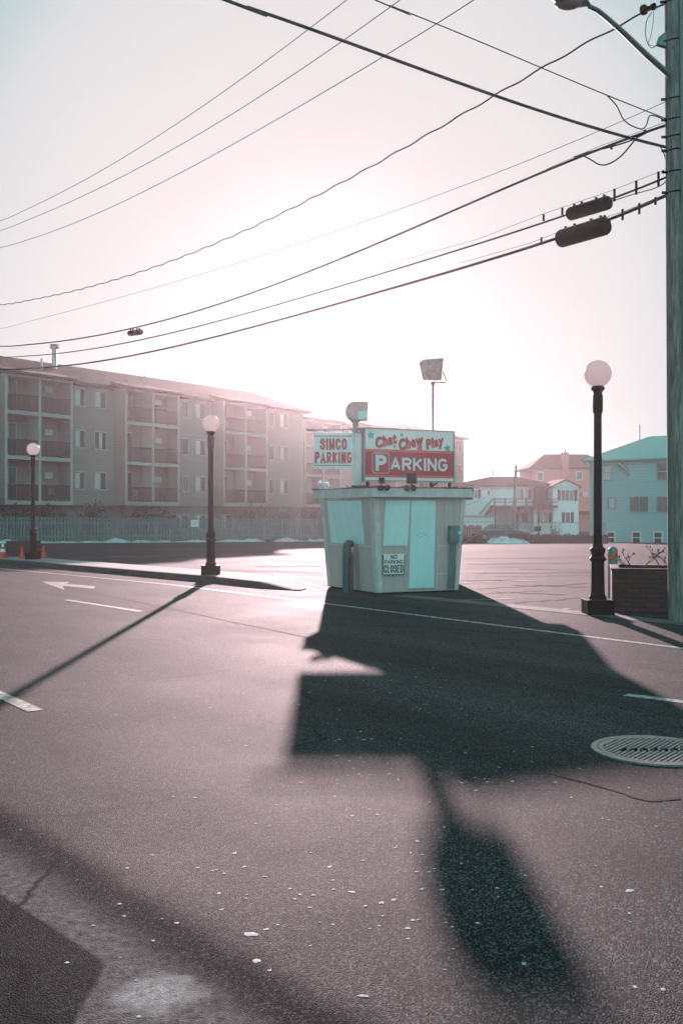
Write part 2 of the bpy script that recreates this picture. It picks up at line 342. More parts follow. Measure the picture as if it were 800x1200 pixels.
def globe_mat():
    m = bpy.data.materials.new('frosted_globe'); m.use_nodes = True; t = m.node_tree; b = t.nodes['Principled BSDF']
    b.inputs['Base Color'].default_value = (.84, .70, .70, 1); b.inputs['Roughness'].default_value = .35
    tr = t.nodes.new('ShaderNodeBsdfTranslucent'); tr.inputs['Color'].default_value = (.88, .76, .76, 1)
    mx = t.nodes.new('ShaderNodeMixShader'); mx.inputs[0].default_value = .75
    t.links.new(b.outputs[0], mx.inputs[1]); t.links.new(tr.outputs[0], mx.inputs[2]); t.links.new(mx.outputs[0], t.nodes['Material Output'].inputs['Surface']); return m
M['globe'] = globe_mat()

# ------------------------------------------------------------------ ground
xs = [-600, -450, -300, -200, -140, -100] + list(range(-80, 82, 4)) + [100, 140, 200, 300, 450, 600]
ys = [-60, -20, 0, 10, 20, 30, 36, 40, 42, 43, 44, 46] + list(range(50, 130, 5)) + [140, 180, 260, 400, 700]
b = MB(); nx = len(xs)
b.v = [(x, y, g(x, y)) for y in ys for x in xs]
b.f = [(j * nx + i, j * nx + i + 1, (j + 1) * nx + i + 1, (j + 1) * nx + i) for j in range(len(ys) - 1) for i in range(nx - 1)]
structure(b.build('parking_lot_ground', M['lot'], smooth=True))

# kerb line, from far left to the driveway and on to the right
K = [Vector((-60.0, 88.0)), Vector((-30.0, 53.5)), Vector((-19.5, 41.2)), Vector((-10.7, 31.1)), Vector((-6.6, 26.7)), Vector((-3.0, 22.75)), Vector((-1.75, 21.15)), Vector((-0.95, 20.15)), Vector((0.9, 18.9)), Vector((3.2, 16.1)), Vector((5.6, 12.9)), Vector((12, 4)), Vector((24, -14))]
b = MB()
poly = [(p.x, p.y) for p in K] + [(-30, -14), (-80, 20), (-90, 80)]
n_ = len(poly); b.v = [(x, y, 0.004) if y < 42 else (x, y, g(x, y) + .004) for x, y in poly]; b.f = [tuple(range(n_ - 1, -1, -1))]
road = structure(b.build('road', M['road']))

def strip(name, pts, wdt, z, m, kind='structure', ends=None):
    """flat ribbon laid on the ground along ground points"""
    b = MB(); pts = [Vector((p[0], p[1])) for p in pts]; n = len(pts); wd = wdt if hasattr(wdt, '__len__') else [wdt] * n
    for i, p in enumerate(pts):
        t = (pts[min(i + 1, n - 1)] - pts[max(i - 1, 0)]).normalized(); q = Vector((-t.y, t.x)) * wd[i] / 2
        b.v += [(p.x + q.x, p.y + q.y, z + g(p.x, p.y)), (p.x - q.x, p.y - q.y, z + g(p.x, p.y))]
    b.f = [(2 * i, 2 * i + 1, 2 * i + 3, 2 * i + 2) for i in range(n - 1)]
    return structure(b.build(name, m), kind)

def flat_poly(name, pts, z, m):
    b = MB(); b.v = [(p[0], p[1], z) for p in pts]; b.f = [tuple(range(len(pts)))]
    o = b.build(name, m)
    me = o.data
    if me.polygons[0].normal.z < 0: me.flip_normals()
    return structure(o)

# worn, patched and darker surfaces at the near left
def gp(px, py): v = G(px, py); return (v.x, v.y)
def wobble(pts, amp, seed=1, n=10):
    r = random.Random(seed); out = []
    for i in range(len(pts)):
        a = Vector(pts[i]); c = Vector(pts[(i + 1) % len(pts)])
        for k in range(n):
            q = a.lerp(c, k / n); out.append((q.x + r.uniform(-amp, amp), q.y + r.uniform(-amp, amp)))
    return out
# road markings
strip('road_edge_line', [gp(-300, 648), gp(-100, 658.5), gp(0, 666.5), gp(200, 685.5), gp(400, 710), gp(600, 735.5), gp(800, 760.5), gp(1100, 805)], .10, .008, M['mark'])
strip('lane_dash', [gp(78, 703.5), gp(165, 717)], .12, .008, M['mark'])
strip('lane_dash', [gp(733, 815), gp(800, 823.5), gp(870, 833)], .12, .008, M['mark'])
strip('lane_dash', [gp(-160, 672), gp(-90, 681)], .12, .008, M['mark'])
strip('centre_line', [gp(-140, 763), gp(-60, 789), gp(0, 815), gp(42, 834)], .13, .008, M['yellow'])
b = MB(); ar = [gp(48, 682), gp(76, 692), gp(74, 687), gp(110, 690.5), gp(112, 687.5), gp(78, 684.5), gp(82, 682.5)]
flat_poly('turn_arrow', ar, .008, M['faint'])
# driveway edge lines beside the kiosk
strip('driveway_line', [gp(322, 672), gp(345, 679), gp(384, 690.5)], .10, .004, M['mark'])
strip('driveway_line', [gp(340, 683.5), gp(372, 692.5)], .14, .006, M['faint'])
# parking bay lines on the lot
for (x0, y0, x1, y1) in ((388, 668.5, 300, 668), (386, 677, 318, 676), (545, 703.5, 600, 702), (640, 716.5, 668, 713.5), (540, 671, 700, 669), (540, 660, 690, 657.5), (210, 655, 385, 654), (90, 653.8, 378, 647.5),
                         (545, 652, 690, 650), (230, 662, 386, 661), (120, 645, 375, 643), (548, 646, 690, 644.5), (542, 683, 640, 680)):
    strip('parking_bay_line', [gp(x0, y0), gp((x0 + x1) / 2, (y0 + y1) / 2), gp(x1, y1)], .10, .006, M['faint'])
for (x0, y0, x1, y1, wd) in ((560, 690, 690, 684, .12), (545, 666, 640, 664, .10), (580, 676, 700, 674, .12), (600, 707, 690, 700, .08), (250, 668.5, 380, 672, .1), (548, 697, 640, 692, .07), (545, 681, 600, 680, .25), (560, 672, 690, 671, .3), (548, 661, 680, 660, .35), (600, 686, 690, 688, .15), (575, 694, 660, 697, .12), (300, 664, 380, 664, .25), (545, 655, 690, 653.5, .5), (610, 667, 700, 668.5, .25)):
    pts = []
    for k in range(15):
        f_ = k / 14; q = gp(x0 + (x1 - x0) * f_, y0 + (y1 - y0) * f_); pts.append((q[0] + rnd.uniform(-.05, .05), q[1] + rnd.uniform(-.12, .12)))
    strip('sealed_crack', pts, [wd * rnd.uniform(.4, 1) for _ in pts], .0055, M['seal'])
# sealed seams in the road
for a_ in ([(0, 672), (200, 714), (380, 752), (560, 790), (760, 838)], [(520, 880), (640, 905), (760, 940), (800, 936)]):
    pts = []
    for i in range(len(a_) - 1):
        for k in range(8):
            q = gp(a_[i][0] + (a_[i + 1][0] - a_[i][0]) * k / 8, a_[i][1] + (a_[i + 1][1] - a_[i][1]) * k / 8); pts.append((q[0] + rnd.uniform(-.015, .015), q[1] + rnd.uniform(-.015, .015)))
    strip('road_seam', pts, [.025 * rnd.uniform(.5, 1.2) for _ in pts], .007, M['seal'])

# kerb with a raised pavement behind it, dropping to the driveway
kk = K[:8]; H = [.13, .13, .13, .13, .13, .13, .12, .012]
def offs(pts, d):
    out = []
    for i, p in enumerate(pts):
        t = (pts[min(i + 1, len(pts) - 1)] - pts[max(i - 1, 0)]).normalized(); q = Vector((t.y, -t.x)); 
        if q.y < 0: q = -q
        out.append(p + q * d)
    return out
def ribbon3(name, pa, pb, ha, hb, m, zlow=-.15):
    b = MB(); n = len(pa)
    for p, q, h1, h2 in zip(pa, pb, ha, hb):
        z = g(p.x, p.y)
        b.v += [(p.x, p.y, z + zlow), (p.x, p.y, z + h1), (q.x, q.y, z + h2), (q.x, q.y, z + zlow)]
    for i in range(n - 1):
        for k in range(3): b.f.append((4 * i + k, 4 * i + k + 1, 4 * i + 4 + k + 1, 4 * i + 4 + k))
    b.f.append((0, 1, 2, 3)); e = 4 * (n - 1); b.f.append((e + 3, e + 2, e + 1, e))
    return structure(b.build(name, m, bevel=.012))
k0 = kk; k1_ = offs(kk, .15); k2_ = offs(kk, 1.45)
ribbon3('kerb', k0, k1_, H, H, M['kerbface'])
k1b = offs(kk, .153); k2_[-1] = k1b[-1] + Vector((.1, .55)); k2_[-2] = k1b[-2] + Vector((.45, .85))
ribbon3('pavement', k1b, k2_, [h - .004 for h in H], [h - .006 for h in H], M['concrete'])
# flush concrete apron along the right side
ap = K[8:12]; a1 = offs(ap, 0.02); a2 = offs(ap, .45); b = MB()
for p, q in zip(a1, a2): b.v += [(p.x, p.y, .008), (q.x, q.y, .009)]
b.f = [(2 * i, 2 * i + 1, 2 * i + 3, 2 * i + 2) for i in range(len(ap) - 1)]
structure(b.build('concrete_apron', mat('dirty_concrete', (.13, .11, .108), .85, .35, 1.2, .5, 60, detail=9)))

# gum spots and flecks of shell on the asphalt
b = MB()
def fleck(x, y, r, irregular=True, z=.0052):
    n = 9; b.v; base = len(b.v); ph = rnd.random() * 6
    for k in range(n):
        a = 2 * math.pi * k / n + ph; rr = r * (rnd.uniform(.5, 1.3) if irregular else rnd.uniform(.85, 1.15)); b.v.append((x + rr * math.cos(a), y + rr * math.sin(a), z))
    b.v.append((x, y, z + .001))
    for k in range(n): b.f.append((base + k, base + (k + 1) % n, base + n))
for _ in range(95):
    px = rnd.gauss(430, 120); py = 780 + abs(rnd.gauss(0, 170))
    if py > 1230 or px > 790 or px < 150: continue
    q = gp(px, py); fleck(q[0], q[1], rnd.uniform(.006, .013))
for (px, py, n, sx) in ((405, 935, 16, 26), (520, 800, 14, 60), (500, 870, 12, 70), (290, 1040, 12, 80), (460, 1080, 12, 90)):
    for _ in range(n):
        q = gp(rnd.gauss(px, sx), rnd.gauss(py, 22)); fleck(q[0], q[1], rnd.uniform(.005, .011))
for _ in range(70):
    q = gp(rnd.uniform(-20, 830), rnd.uniform(700, 1210)); fleck(q[0], q[1], rnd.uniform(.004, .011))
for (px, py, r) in ((295, 1096, .032), (312, 1091, .014), (299, 1128, .02), (737, 1045, .026), (412, 1047, .018), (582, 1042, .012), (488, 1023, .012), (502, 1023, .012), (614, 1131, .014), (275, 1001, .016), (425, 1169, .02), (478, 1089, .013)):
    q = gp(px, py); fleck(q[0], q[1], r * .85)
o = structure(b.build('gum_spots', M['gum']), 'stuff')

# ------------------------------------------------------------------ manhole
mc = G(767, 880.6)
mh = thing('manhole_cover', 'round iron manhole cover with diagonal ribs set in the road', 'manhole cover', (mc.x, mc.y, .004))
b = MB(); n = 64; prof = [(.415, .0), (.415, .012), (.375, .012), (.372, .004), (.36, .004)]
for r, z in prof: b.v += [(r * math.cos(2 * math.pi * k / n), r * math.sin(2 * math.pi * k / n), z) for k in range(n)]
b.f = [(i * n + k, i * n + (k + 1) % n, (i + 1) * n + (k + 1) % n, (i + 1) * n + k) for i in range(4) for k in range(n)]
b.build('frame_ring', M['iron'], mh)
b = MB(); b.lathe([(.36, .001), (.36, .005)], n=64); lid = b.build('lid', M['irondark'], mh)
b = MB(); b.v = []; pr = [(.368, .001), (.368, .011), (.335, .011), (.335, .006)]
for r, z in pr: b.v += [(r * math.cos(2 * math.pi * k / n), r * math.sin(2 * math.pi * k / n), z) for k in range(n)]
b.f = [(i * n + k, i * n + (k + 1) % n, (i + 1) * n + (k + 1) % n, (i + 1) * n + k) for i in range(3) for k in range(n)]
ang = math.radians(52); d_ = Vector((math.cos(ang), math.sin(ang))); q_ = Vector((-d_.y, d_.x))
for i in range(-10, 11):
    o_ = i * .0325; hl = math.sqrt(max(0, .333 ** 2 - o_ ** 2))
    segs = [(-hl, hl)]
    if abs(o_) < .19:                     # the middle band is kept free for the cast lettering
        c0 = -o_ * q_.y / d_.y; segs = [(-hl, c0 - .055), (c0 + .055, hl)]
    for s0, s1 in segs:
        if s1 - s0 < .01: continue
        a = q_ * o_; p = [a + d_ * s0 - q_ * .0095, a + d_ * s1 - q_ * .0095, a + d_ * s1 + q_ * .0095, a + d_ * s0 + q_ * .0095]
        b.prism([(v.x, v.y) for v in p], .004, .011)
b.build('rib', M['iron'], lid)
b = MB()                                   # cast letters worn beyond reading
for i in range(6):
    x = -.17 + i * .068
    b.prism([(x - .022, -.035), (x - .010, -.035), (x + .004, .035), (x - .008, .035)], .004, .012)
    b.prism([(x + .006, -.035), (x + .020, -.035), (x + .020, -.022), (x + .006, -.022)], .004, .012)
    b.prism([(x - .002, .022), (x + .022, .022), (x + .022, .035), (x - .002, .035)], .004, .0125)
b.build('worn_lettering', M['iron'], lid)

# ------------------------------------------------------------------ globe lamps
def make_lamp():
    t = thing('street_lamp', '', 'street lamp', group='black lamp posts with frosted globes')
    b = MB(); b.box(-.21, .21, -.21, .21, 0, .235); b.build('pedestal', M['black'], t, bevel=.008)
    b = MB(); b.lathe([(.13, .235), (.135, .27), (.115, .30), (.105, .33), (.098, .80), (.10, .83), (.125, .85), (.13, .88), (.11, .90), (.095, .93), (.115, .99), (.118, 1.03), (.085, 1.06), (.075, 1.10)], n=28)
    b.build('base_sleeve', M['black'], t, smooth=True)
    b = MB(); b.lathe([(.068, 1.08), (.060, 3.20)], n=12); b.build('shaft', M['black'], t)
    b = MB(); b.lathe([(.066, 3.16), (.078, 3.20), (.078, 3.44), (.066, 3.46), (.07, 3.50), (.105, 3.54), (.11, 3.56), (.09, 3.58), (.08, 3.60)], n=28); b.build('collar', M['black'], t, smooth=True)
    b = MB(); b.ball((0, 0, 3.785), .212, 32, 20); b.build('globe', M['globe'], t, smooth=True)
    return t
lamp = make_lamp()
lamp['label'] = 'nearest and tallest globe street lamp standing beside the dark brick planter'
lamp.location = (4.01, 15.6, 0); lamp.scale = (1, 1, .995)
l2 = copy_tree(lamp); l2.location = (-3.08, 23.5, .124); l2.scale = (.97, .97, .943); l2['label'] = 'globe street lamp on the kerb left of the kiosk, its long shadow crossing the road'
l3 = copy_tree(lamp); l3.location = (-9.65, 31.2, .124); l3.scale = (.93, .93, .91); l3['label'] = 'farthest globe street lamp, at the left among the orange cones'

# ------------------------------------------------------------------ kiosk
KB = [Vector((.70, 19.35)), Vector((2.33, 20.05)), Vector((2.60, 22.6)), Vector((.15, 23.2)), Vector((-.272, 21.15))]
KT = [Vector((.61, 19.2)), Vector((2.47, 19.98)), Vector((2.80, 22.75)), Vector((.05, 23.4)), Vector((-.435, 21.15))]
KZ = 1.89
kz = thing('parking_kiosk', 'small flared parking booth with aqua panels and flat roof, closed up', 'kiosk', (0, 0, 0))
def bil(a, c, s, t, off):                # a point on a flared wall between base/top corners a and c
    p0 = Vector((*KB[a], .03)).lerp(Vector((*KB[c], .03)), s); p1 = Vector((*KT[a], KZ)).lerp(Vector((*KT[c], KZ)), s)
    p = p0.lerp(p1, t); e = (Vector((*KB[c], 0)) - Vector((*KB[a], 0))); up = p1 - p0; nrm = e.cross(up).normalized(); return p + nrm * off
def patch(a, c, sb0, sb1, st0, st1, t0, t1, th, off=0.0):
    q = []
    for o_ in (off, off + th):
        q += [bil(a, c, sb0, t0, o_), bil(a, c, sb1, t0, o_), bil(a, c, st1, t1, o_), bil(a, c, st0, t1, o_)]
    b = MB(); b.add(q, [(0, 3, 2, 1), (4, 5, 6, 7), (0, 1, 5, 4), (1, 2, 6, 5), (2, 3, 7, 6), (3, 0, 4, 7)]); return b
LF = (4, 0); RF = (0, 1)
b = MB(); b.prism(KB, .03, KZ, KT)
wall_o = b.build('wall', mat_lines('kiosk_plywood_walls', (.60, .43, .42), 'X', .203, .5, .65, .8, .14, line_w=.07), kz)
b = MB(); skb = [Vector(((p.x - 1.1) * .975 + 1.1, (p.y - 20.9) * .975 + 20.9)) for p in KB]; b.prism(skb, 0, .028); b.build('skid_base', M['black'], kz)
for (a, c, s0, s1) in ((4, 0, 0, .05), (4, 0, .945, 1.0), (0, 1, 0, .055), (0, 1, .955, 1.0), (1, 2, 0, .05), (3, 4, .95, 1)):
    patch(a, c, s0, s1, s0, s1, 0.0, .995, .02, .001).build('corner_trim', M['ktrim'], kz)
for (a, c, s0, s1, t0, t1) in ((4, 0, .06, .94, .475, .49), (0, 1, .72, .95, .475, .487), (0, 1, .72, .95, .175, .187), (0, 1, .72, .735, .02, .475)):
    patch(a, c, s0, s1, s0, s1, t0, t1, .010, .001).build('batten', M['ktrim'], kz)
patch(*LF, .15, .80, .14, .79, .50, .965, .02, .002).build('shutter_panel', M['kpanel'], kz, bevel=.004)
patch(*LF, .135, .815, .125, .805, .985, .999, .02, .001).build('panel_ledge', M['ktrim'], kz)
patch(*RF, .085, .365, .125, .39, .49, .965, .02, .002).build('shutter_panel', M['kpanel'], kz, bevel=.004)
dr = patch(*RF, .375, .690, .400, .667, .035, .965, .03, .002).build('door', M['door'], kz, bevel=.004)
for s, t in ((.47, .60), (.50, .62), (.515, .585), (.53, .61), (.545, .63), (.56, .60), (.49, .57)):
    p = bil(*RF, s, t, .033); MB().ball(p, .008, 8, 5, (1, .5, 1)).build('screw_hole', M['irondark'], dr)
# closed sign
cs = patch(*RF, .06, .315, .075, .325, .195, .405, .012, .024).build('notice_board', M['signwhite'], kz)
def text_mesh(s, size=1.0, offset=0.0, shear=0.0, space=1.0):
    c = bpy.data.curves.new('txt', 'FONT'); c.body = s; c.size = size; c.offset = offset; c.shear = shear; c.space_character = space; c.extrude = 0; c.align_x = 'CENTER'; c.resolution_u = 4
    o = bpy.data.objects.new('txt', c); COL.objects.link(o); dg = bpy.context.evaluated_depsgraph_get(); dg.update()
    me = bpy.data.meshes.new_from_object(o.evaluated_get(dg)); bpy.data.objects.remove(o); bpy.data.curves.remove(c); return me
def stroke_text(s, name, parent, m, origin, ux, uz, x0, z0, wd, ht, sw, gap=.16, lift=.004):
    """block lettering drawn as mitred strokes; wd x ht is the box of the whole word, sw the stroke width"""
    def arc(cx, cz, rx, rz, a0, a1, n=7): return [(cx + rx * math.cos(math.radians(a0 + (a1 - a0) * k / n)), cz + rz * math.sin(math.radians(a0 + (a1 - a0) * k / n))) for k in range(n + 1)]
    GL = {'I': (.0, [[(0, 0), (0, 1)]]), 'M': (1.15, [[(0, 0), (0, 1)], [(1, 0), (1, 1)], [(0, 1), (.5, .12), (1, 1)]]), 'N': (1, [[(0, 0), (0, 1)], [(1, 0), (1, 1)], [(0, 1), (1, 0)]]),
          'O': (1, [arc(.5, .7, .5, .3, 0, 180) + arc(.5, .3, .5, .3, 180, 360) + [(1, .7)]]), 'D': (1, [[(0, 0), (.5, 0)] + arc(.5, .3, .5, .3, -90, 0) + arc(.5, .7, .5, .3, 0, 90) + [(0, 1), (0, 0)]]),
          'C': (1, [arc(.5, .7, .5, .3, 8, 180) + arc(.5, .3, .5, .3, 180, 352)]), 'G': (1, [arc(.5, .7, .5, .3, 22, 180) + arc(.5, .3, .5, .3, 180, 360) + [(1, .46), (.55, .46)]]),
          'S': (1, [arc(.5, .74, .5, .26, 0, 200) + arc(.5, .26, .5, .26, 60, -180, 9)]), 'P': (1, [[(0, 0), (0, 1)], [(0, 1), (.55, 1)] + arc(.55, .74, .45, .26, 90, -90) + [(0, .48)]]),
          'R': (1, [[(0, 0), (0, 1)], [(0, 1), (.55, 1)] + arc(.55, .75, .45, .25, 90, -90) + [(0, .50)], [(.45, .50), (1.0, 0)]]), 'A': (1.1, [[(0, 0), (.5, 1), (1, 0)], [(.17, .30), (.83, .30)]]),
          'K': (1, [[(0, 0), (0, 1)], [(1, 1), (.05, .42)], [(.30, .60), (1, 0)]]), 'L': (.85, [[(0, 1), (0, 0), (1, 0)]]), 'E': (.9, [[(1, 1), (0, 1), (0, 0), (1, 0)], [(0, .5), (.85, .5)]])}
    n = len(s); tot = sum(GL[c][0] for c in s); body = wd - sw * n - gap * ht * .5 * (n - 1) * 1.0
    unit = body / tot; x = x0; ux = Vector(ux).normalized(); uz = Vector(uz).normalized(); nn_ = ux.cross(uz); origin = Vector(origin)
    for c in s:
        wgl, strokes = GL[c]; cw = wgl * unit; b = MB()
        for k, st_ in enumerate(strokes):
            p = [Vector((x + sw / 2 + a * cw, z0 + sw / 2 + z * (ht - sw))) for a, z in st_]; q = [p[0]]
            for v in p[1:]:
                if (v - q[-1]).length > 1e-5: q.append(v)
            p = q; m_ = len(p); base = len(b.v)
            for i in range(m_):
                t0 = (p[i] - p[i - 1]).normalized() if i else None; t1 = (p[i + 1] - p[i]).normalized() if i < m_ - 1 else None
                if t0 is None: t0 = t1
                if t1 is None: t1 = t0
                n0 = Vector((-t0.y, t0.x)); n1 = Vector((-t1.y, t1.x)); mt = (n0 + n1)
                mt = mt.normalized() if mt.length > 1e-3 else n0
                d = sw / 2 / max(.45, mt.dot(n0)); e = (t0 * -(sw / 2 if (i == 0 and abs(t0.x) < .2) else 0)) + (t0 * (sw / 2 if (i == m_ - 1 and abs(t0.x) < .2) else 0))
                for sg_ in (1, -1):
                    w_ = p[i] + mt * d * sg_ + e; b.v.append(tuple(origin + ux * w_.x + uz * w_.y + nn_ * (lift + .0006 * k)))
            for i in range(m_ - 1): b.f.append((base + 2 * i, base + 2 * i + 1, base + 2 * i + 3, base + 2 * i + 2))
        b.build(name, m, parent); x += cw + sw + gap * ht * .5
def text_on(s, name, parent, m, origin, ux, uz, cx, cz, wd, ht, offset=0.0, shear=0.0, rot=0.0, space=1.0, lift=.004, depth=0.0):
    """letters scaled to a wd x ht box, centred at (cx, cz) in the plane origin + ux*x + uz*z"""
    me = text_mesh(s, 1, offset, shear, space); vs_ = [v.co.copy() for v in me.vertices]
    x0 = min(v.x for v in vs_); x1 = max(v.x for v in vs_); y0 = min(v.y for v in vs_); y1 = max(v.y for v in vs_)
    ux = Vector(ux).normalized(); uz = Vector(uz).normalized(); nn = ux.cross(uz)
    for v in me.vertices:
        x = (v.co.x - (x0 + x1) / 2) / (x1 - x0) * wd; z = (v.co.y - (y0 + y1) / 2) / (y1 - y0) * ht
        c, s_ = math.cos(rot), math.sin(rot); x, z = x * c - z * s_, x * s_ + z * c
        v.co = Vector(origin) + ux * (cx + x) + uz * (cz + z) + nn * lift
    me.materials.clear(); me.materials.append(m); o = bpy.data.objects.new(name, me); COL.objects.link(o); o.parent = parent; return o
o0 = bil(*RF, .06, .195, .036); ux = bil(*RF, .315, .195, .036) - o0; W_ = ux.length; uz = bil(*RF, .075, .405, .036) - o0; H_ = uz.length
stroke_text('NO', 'lettering', cs, M['blacktext'], o0, ux, uz, W_ * .35, H_ * .75, W_ * .30, H_ * .21, .015, .2, .002)
stroke_text('PARKING', 'lettering', cs, M['blacktext'], o0, ux, uz, W_ * .07, H_ * .51, W_ * .86, H_ * .19, .013, .2, .002)
stroke_text('CLOSED', 'lettering', cs, M['blacktext'], o0, ux, uz, W_ * .05, H_ * .06, W_ * .90, H_ * .40, .022, .12, .002)
b = MB()
for (x0, x1, z0, z1) in ((-.01, .02, -.02, .95), (.98, 1.01, -.02, .95), (-.01, 1.01, -.035, 0.0)):
    nn_ = ux.normalized().cross(uz.normalized()); A = [o0 + ux * x + uz * z for x, z in ((x0, z0), (x1, z0), (x1, z1), (x0, z1))]
    b.add([p - nn_ * .01 for p in A] + [p + nn_ * .012 for p in A], [(0, 3, 2, 1), (4, 5, 6, 7), (0, 1, 5, 4), (1, 2, 6, 5), (2, 3, 7, 6), (3, 0, 4, 7)])
b.build('holder', M['teal_metal'], cs)
# meter box with conduit
mb_ = patch(*RF, .83, .935, .83, .935, .515, .70, .13, .003).build('meter_box', M['teal_metal'], kz, bevel=.01)
p = bil(*RF, .945, .62, .10); b = MB(); Mx = Matrix.Rotation(math.radians(90), 3, 'X'); b.lathe([(.05, -.03), (.055, .02), (.045, .06), (.02, .075)], tuple(p), 16, Mx); b.build('meter_dial', M['lens'], mb_, smooth=True)
b = MB(); b.tube([bil(*RF, .872, .515, .065), bil(*RF, .875, .3, .06), bil(*RF, .878, .02, .05)], .035, 10); b.build('conduit', M['teal_metal'], mb_, smooth=True)
b = MB(); b.tube([bil(*RF, .93, .26, .04), bil(*RF, .93, .02, .04)], .02, 8); b.tube([bil(*RF, .915, .51, .05), bil(*RF, .917, .35, .05), bil(*RF, .93, .26, .04)], .012, 8); b.build('conduit', M['teal_metal'], mb_, smooth=True)
# roof
RP = [Vector((.6, 19.0)), Vector((2.62, 19.93)), Vector((3.03, 23.0)), Vector((-.05, 23.8)), Vector((-.61, 21.42))]
rf = MB().prism(RP, KZ - .005, 2.065).build('roof', M['ktrim'], kz, bevel=.006)
RPi = [Vector(((p.x - 1.1) * 1.008 + 1.1, (p.y - 20.9) * 1.008 + 20.9)) for p in RP]
MB().prism(RPi, 2.068, 2.085).build('roof_covering', M['roofing'], rf)
for i in range(14):                         # curled edge of the tar paper along the front
    s = rnd.random(); e0, e1 = ((RP[4], RP[0]) if i % 2 else (RP[0], RP[1])); p = e0.lerp(e1, s)
    MB().prism([(p.x - .05, p.y - .01), (p.x + .05, p.y + .01), (p.x + .05, p.y + .06), (p.x - .05, p.y + .05)], 2.086, 2.091 + rnd.random() * .018).build('loose_roof_edge', M['roofing'], rf)

# ------------------------------------------------------------------ signs on the roof
SL = Vector((.463, 20.0, 2.235)); SR = Vector((2.355, 20.9, 2.235)); sdir = (SR - SL).normalized(); SW = (SR - SL).length; SH = 1.055
rz_ = math.atan2(sdir.y, sdir.x)
sg = thing('parking_sign', 'large roof sign with a maroon PARKING band below slanted red lettering', 'sign', (SL.x, SL.y, 2.088), rz_)
Z0 = SL.z - 2.088
MB().box(0, SW, 0, .10, Z0, Z0 + SH).build('sign_box', M['signwhite'], sg, bevel=.006)
fr = MB()
for (x0, x1, z0, z1) in ((-.012, SW + .012, Z0 - .02, Z0 + .012), (-.012, SW + .012, Z0 + SH - .012, Z0 + SH + .012), (-.02, .012, Z0, Z0 + SH), (SW - .012, SW + .02, Z0, Z0 + SH)): fr.box(x0, x1, -.012, .11, z0, z1)
fr.build('sign_frame', M['steel'], sg)
def zf(cy_): return Z0 + (1 - (cy_ - 70) / 385.0) * SH       # rows of the enlarged sign photograph
def xf(cx_): return (cx_ - 42) / 646.0 * SW
mb2 = MB().box(.012, SW - .012, -.006, 0, zf(412), zf(240)).build('maroon_band', M['maroon'], sg)
for (a, c) in ((240, 222), (430, 412)): MB().box(.012, SW - .012, -.005, 0, zf(a) + (.001 if a == 240 else 0), zf(c) - (.001 if a == 430 else 0)).build('salmon_stripe', M['salmon'], sg)
X_ = (1, 0, 0); Z_ = (0, 0, 1)
def stext(s, m, cx, cy_, wd, ht, par=sg, **k): return text_on(s, 'lettering', par, m, (0, 0, 0), X_, Z_, xf(cx), zf(cy_), wd / 646 * SW, ht / 385 * SH, **k)
# lift is along X x Z = -Y, towards the viewer
stroke_text('P', 'lettering', sg, M['signwhite'], (0, 0, 0), X_, Z_, xf(116), zf(384), 78 / 646 * SW, 120 / 385 * SH, .078, .2, .014)
stroke_text('ARKING', 'lettering', sg, M['signwhite'], (0, 0, 0), X_, Z_, xf(220), zf(378), 416 / 646 * SW, 98 / 385 * SH, .050, .26, .014)
def round_ring(cx, cz, w2, h2, r, th, y0, y1):
    b = MB(); n = 6; outer = []; inner = []
    for (sx, sz, a0) in ((1, 1, 0), (-1, 1, 90), (-1, -1, 180), (1, -1, 270)):
        for k in range(n + 1):
            a = math.radians(a0 + 90 * k / n)
            outer.append((cx + sx * (w2 - r) + r * math.cos(a), cz + sz * (h2 - r) + r * math.sin(a)))
            inner.append((cx + sx * (w2 - r) + (r - th) * math.cos(a), cz + sz * (h2 - r) + (r - th) * math.sin(a)))
    m_ = len(outer); b.v = [(x, y0, z) for x, z in outer] + [(x, y0, z) for x, z in inner] + [(x, y1, z) for x, z in outer] + [(x, y1, z) for x, z in inner]
    for i in range(m_):
        j = (i + 1) % m_; b.f += [(i, j, m_ + j, m_ + i), (i, 2 * m_ + i, 2 * m_ + j, j), (m_ + i, m_ + j, 3 * m_ + j, 3 * m_ + i)]
    return b
round_ring(xf(154), zf(325), 60 / 646 * SW, 76 / 385 * SH, .05, .011, -.012, -.007).build('letter_border', M['signwhite'], sg)
def star(cx, cy_, r):
    b = MB(); pts = []
    for k in range(10):
        a = math.radians(90 + 36 * k + 8); rr = r * (1 if k % 2 == 0 else .42); pts.append((xf(cx) + rr * math.cos(a), zf(cy_) + rr * math.sin(a)))
    return b.plate(pts, -.006, 0)
for cx, cy_, r in ((85, 122, .098), (303, 112, .052), (252, 198, .048), (638, 200, .098)): star(cx, cy_, r).build('star', M['starteal'], sg)
for s, cx, cy_, wd, ht, rot in (('Chat', 190, 156, 148, 74, 15), ('Chew', 370, 162, 176, 78, 14), ('&', 432, 194, 40, 46, 8), ('Play', 545, 166, 138, 88, 16)):
    rot = math.radians(rot)
    stext(s, M['pinkred'], cx + 5, cy_ + 5, wd * 1.05, ht * 1.1, offset=.06, shear=.25, rot=rot, lift=.003, space=1.12)
    stext(s, M['red'] if s != '&' else M['salmon'], cx, cy_, wd * 1.05, ht * 1.1, offset=.04, shear=.25, rot=rot, lift=.005, space=1.12)
b = MB()
for x in (.10, 1.58, 2.02): b.box(x - .025, x + .025, .03, .08, -.036, Z0 - .02)
b.build('leg', M['black'], sg)
MB().tube([(1.72, .05, Z0 - .02), (1.62, .28, -.036)], .02, 6).build('brace', M['black'], sg)

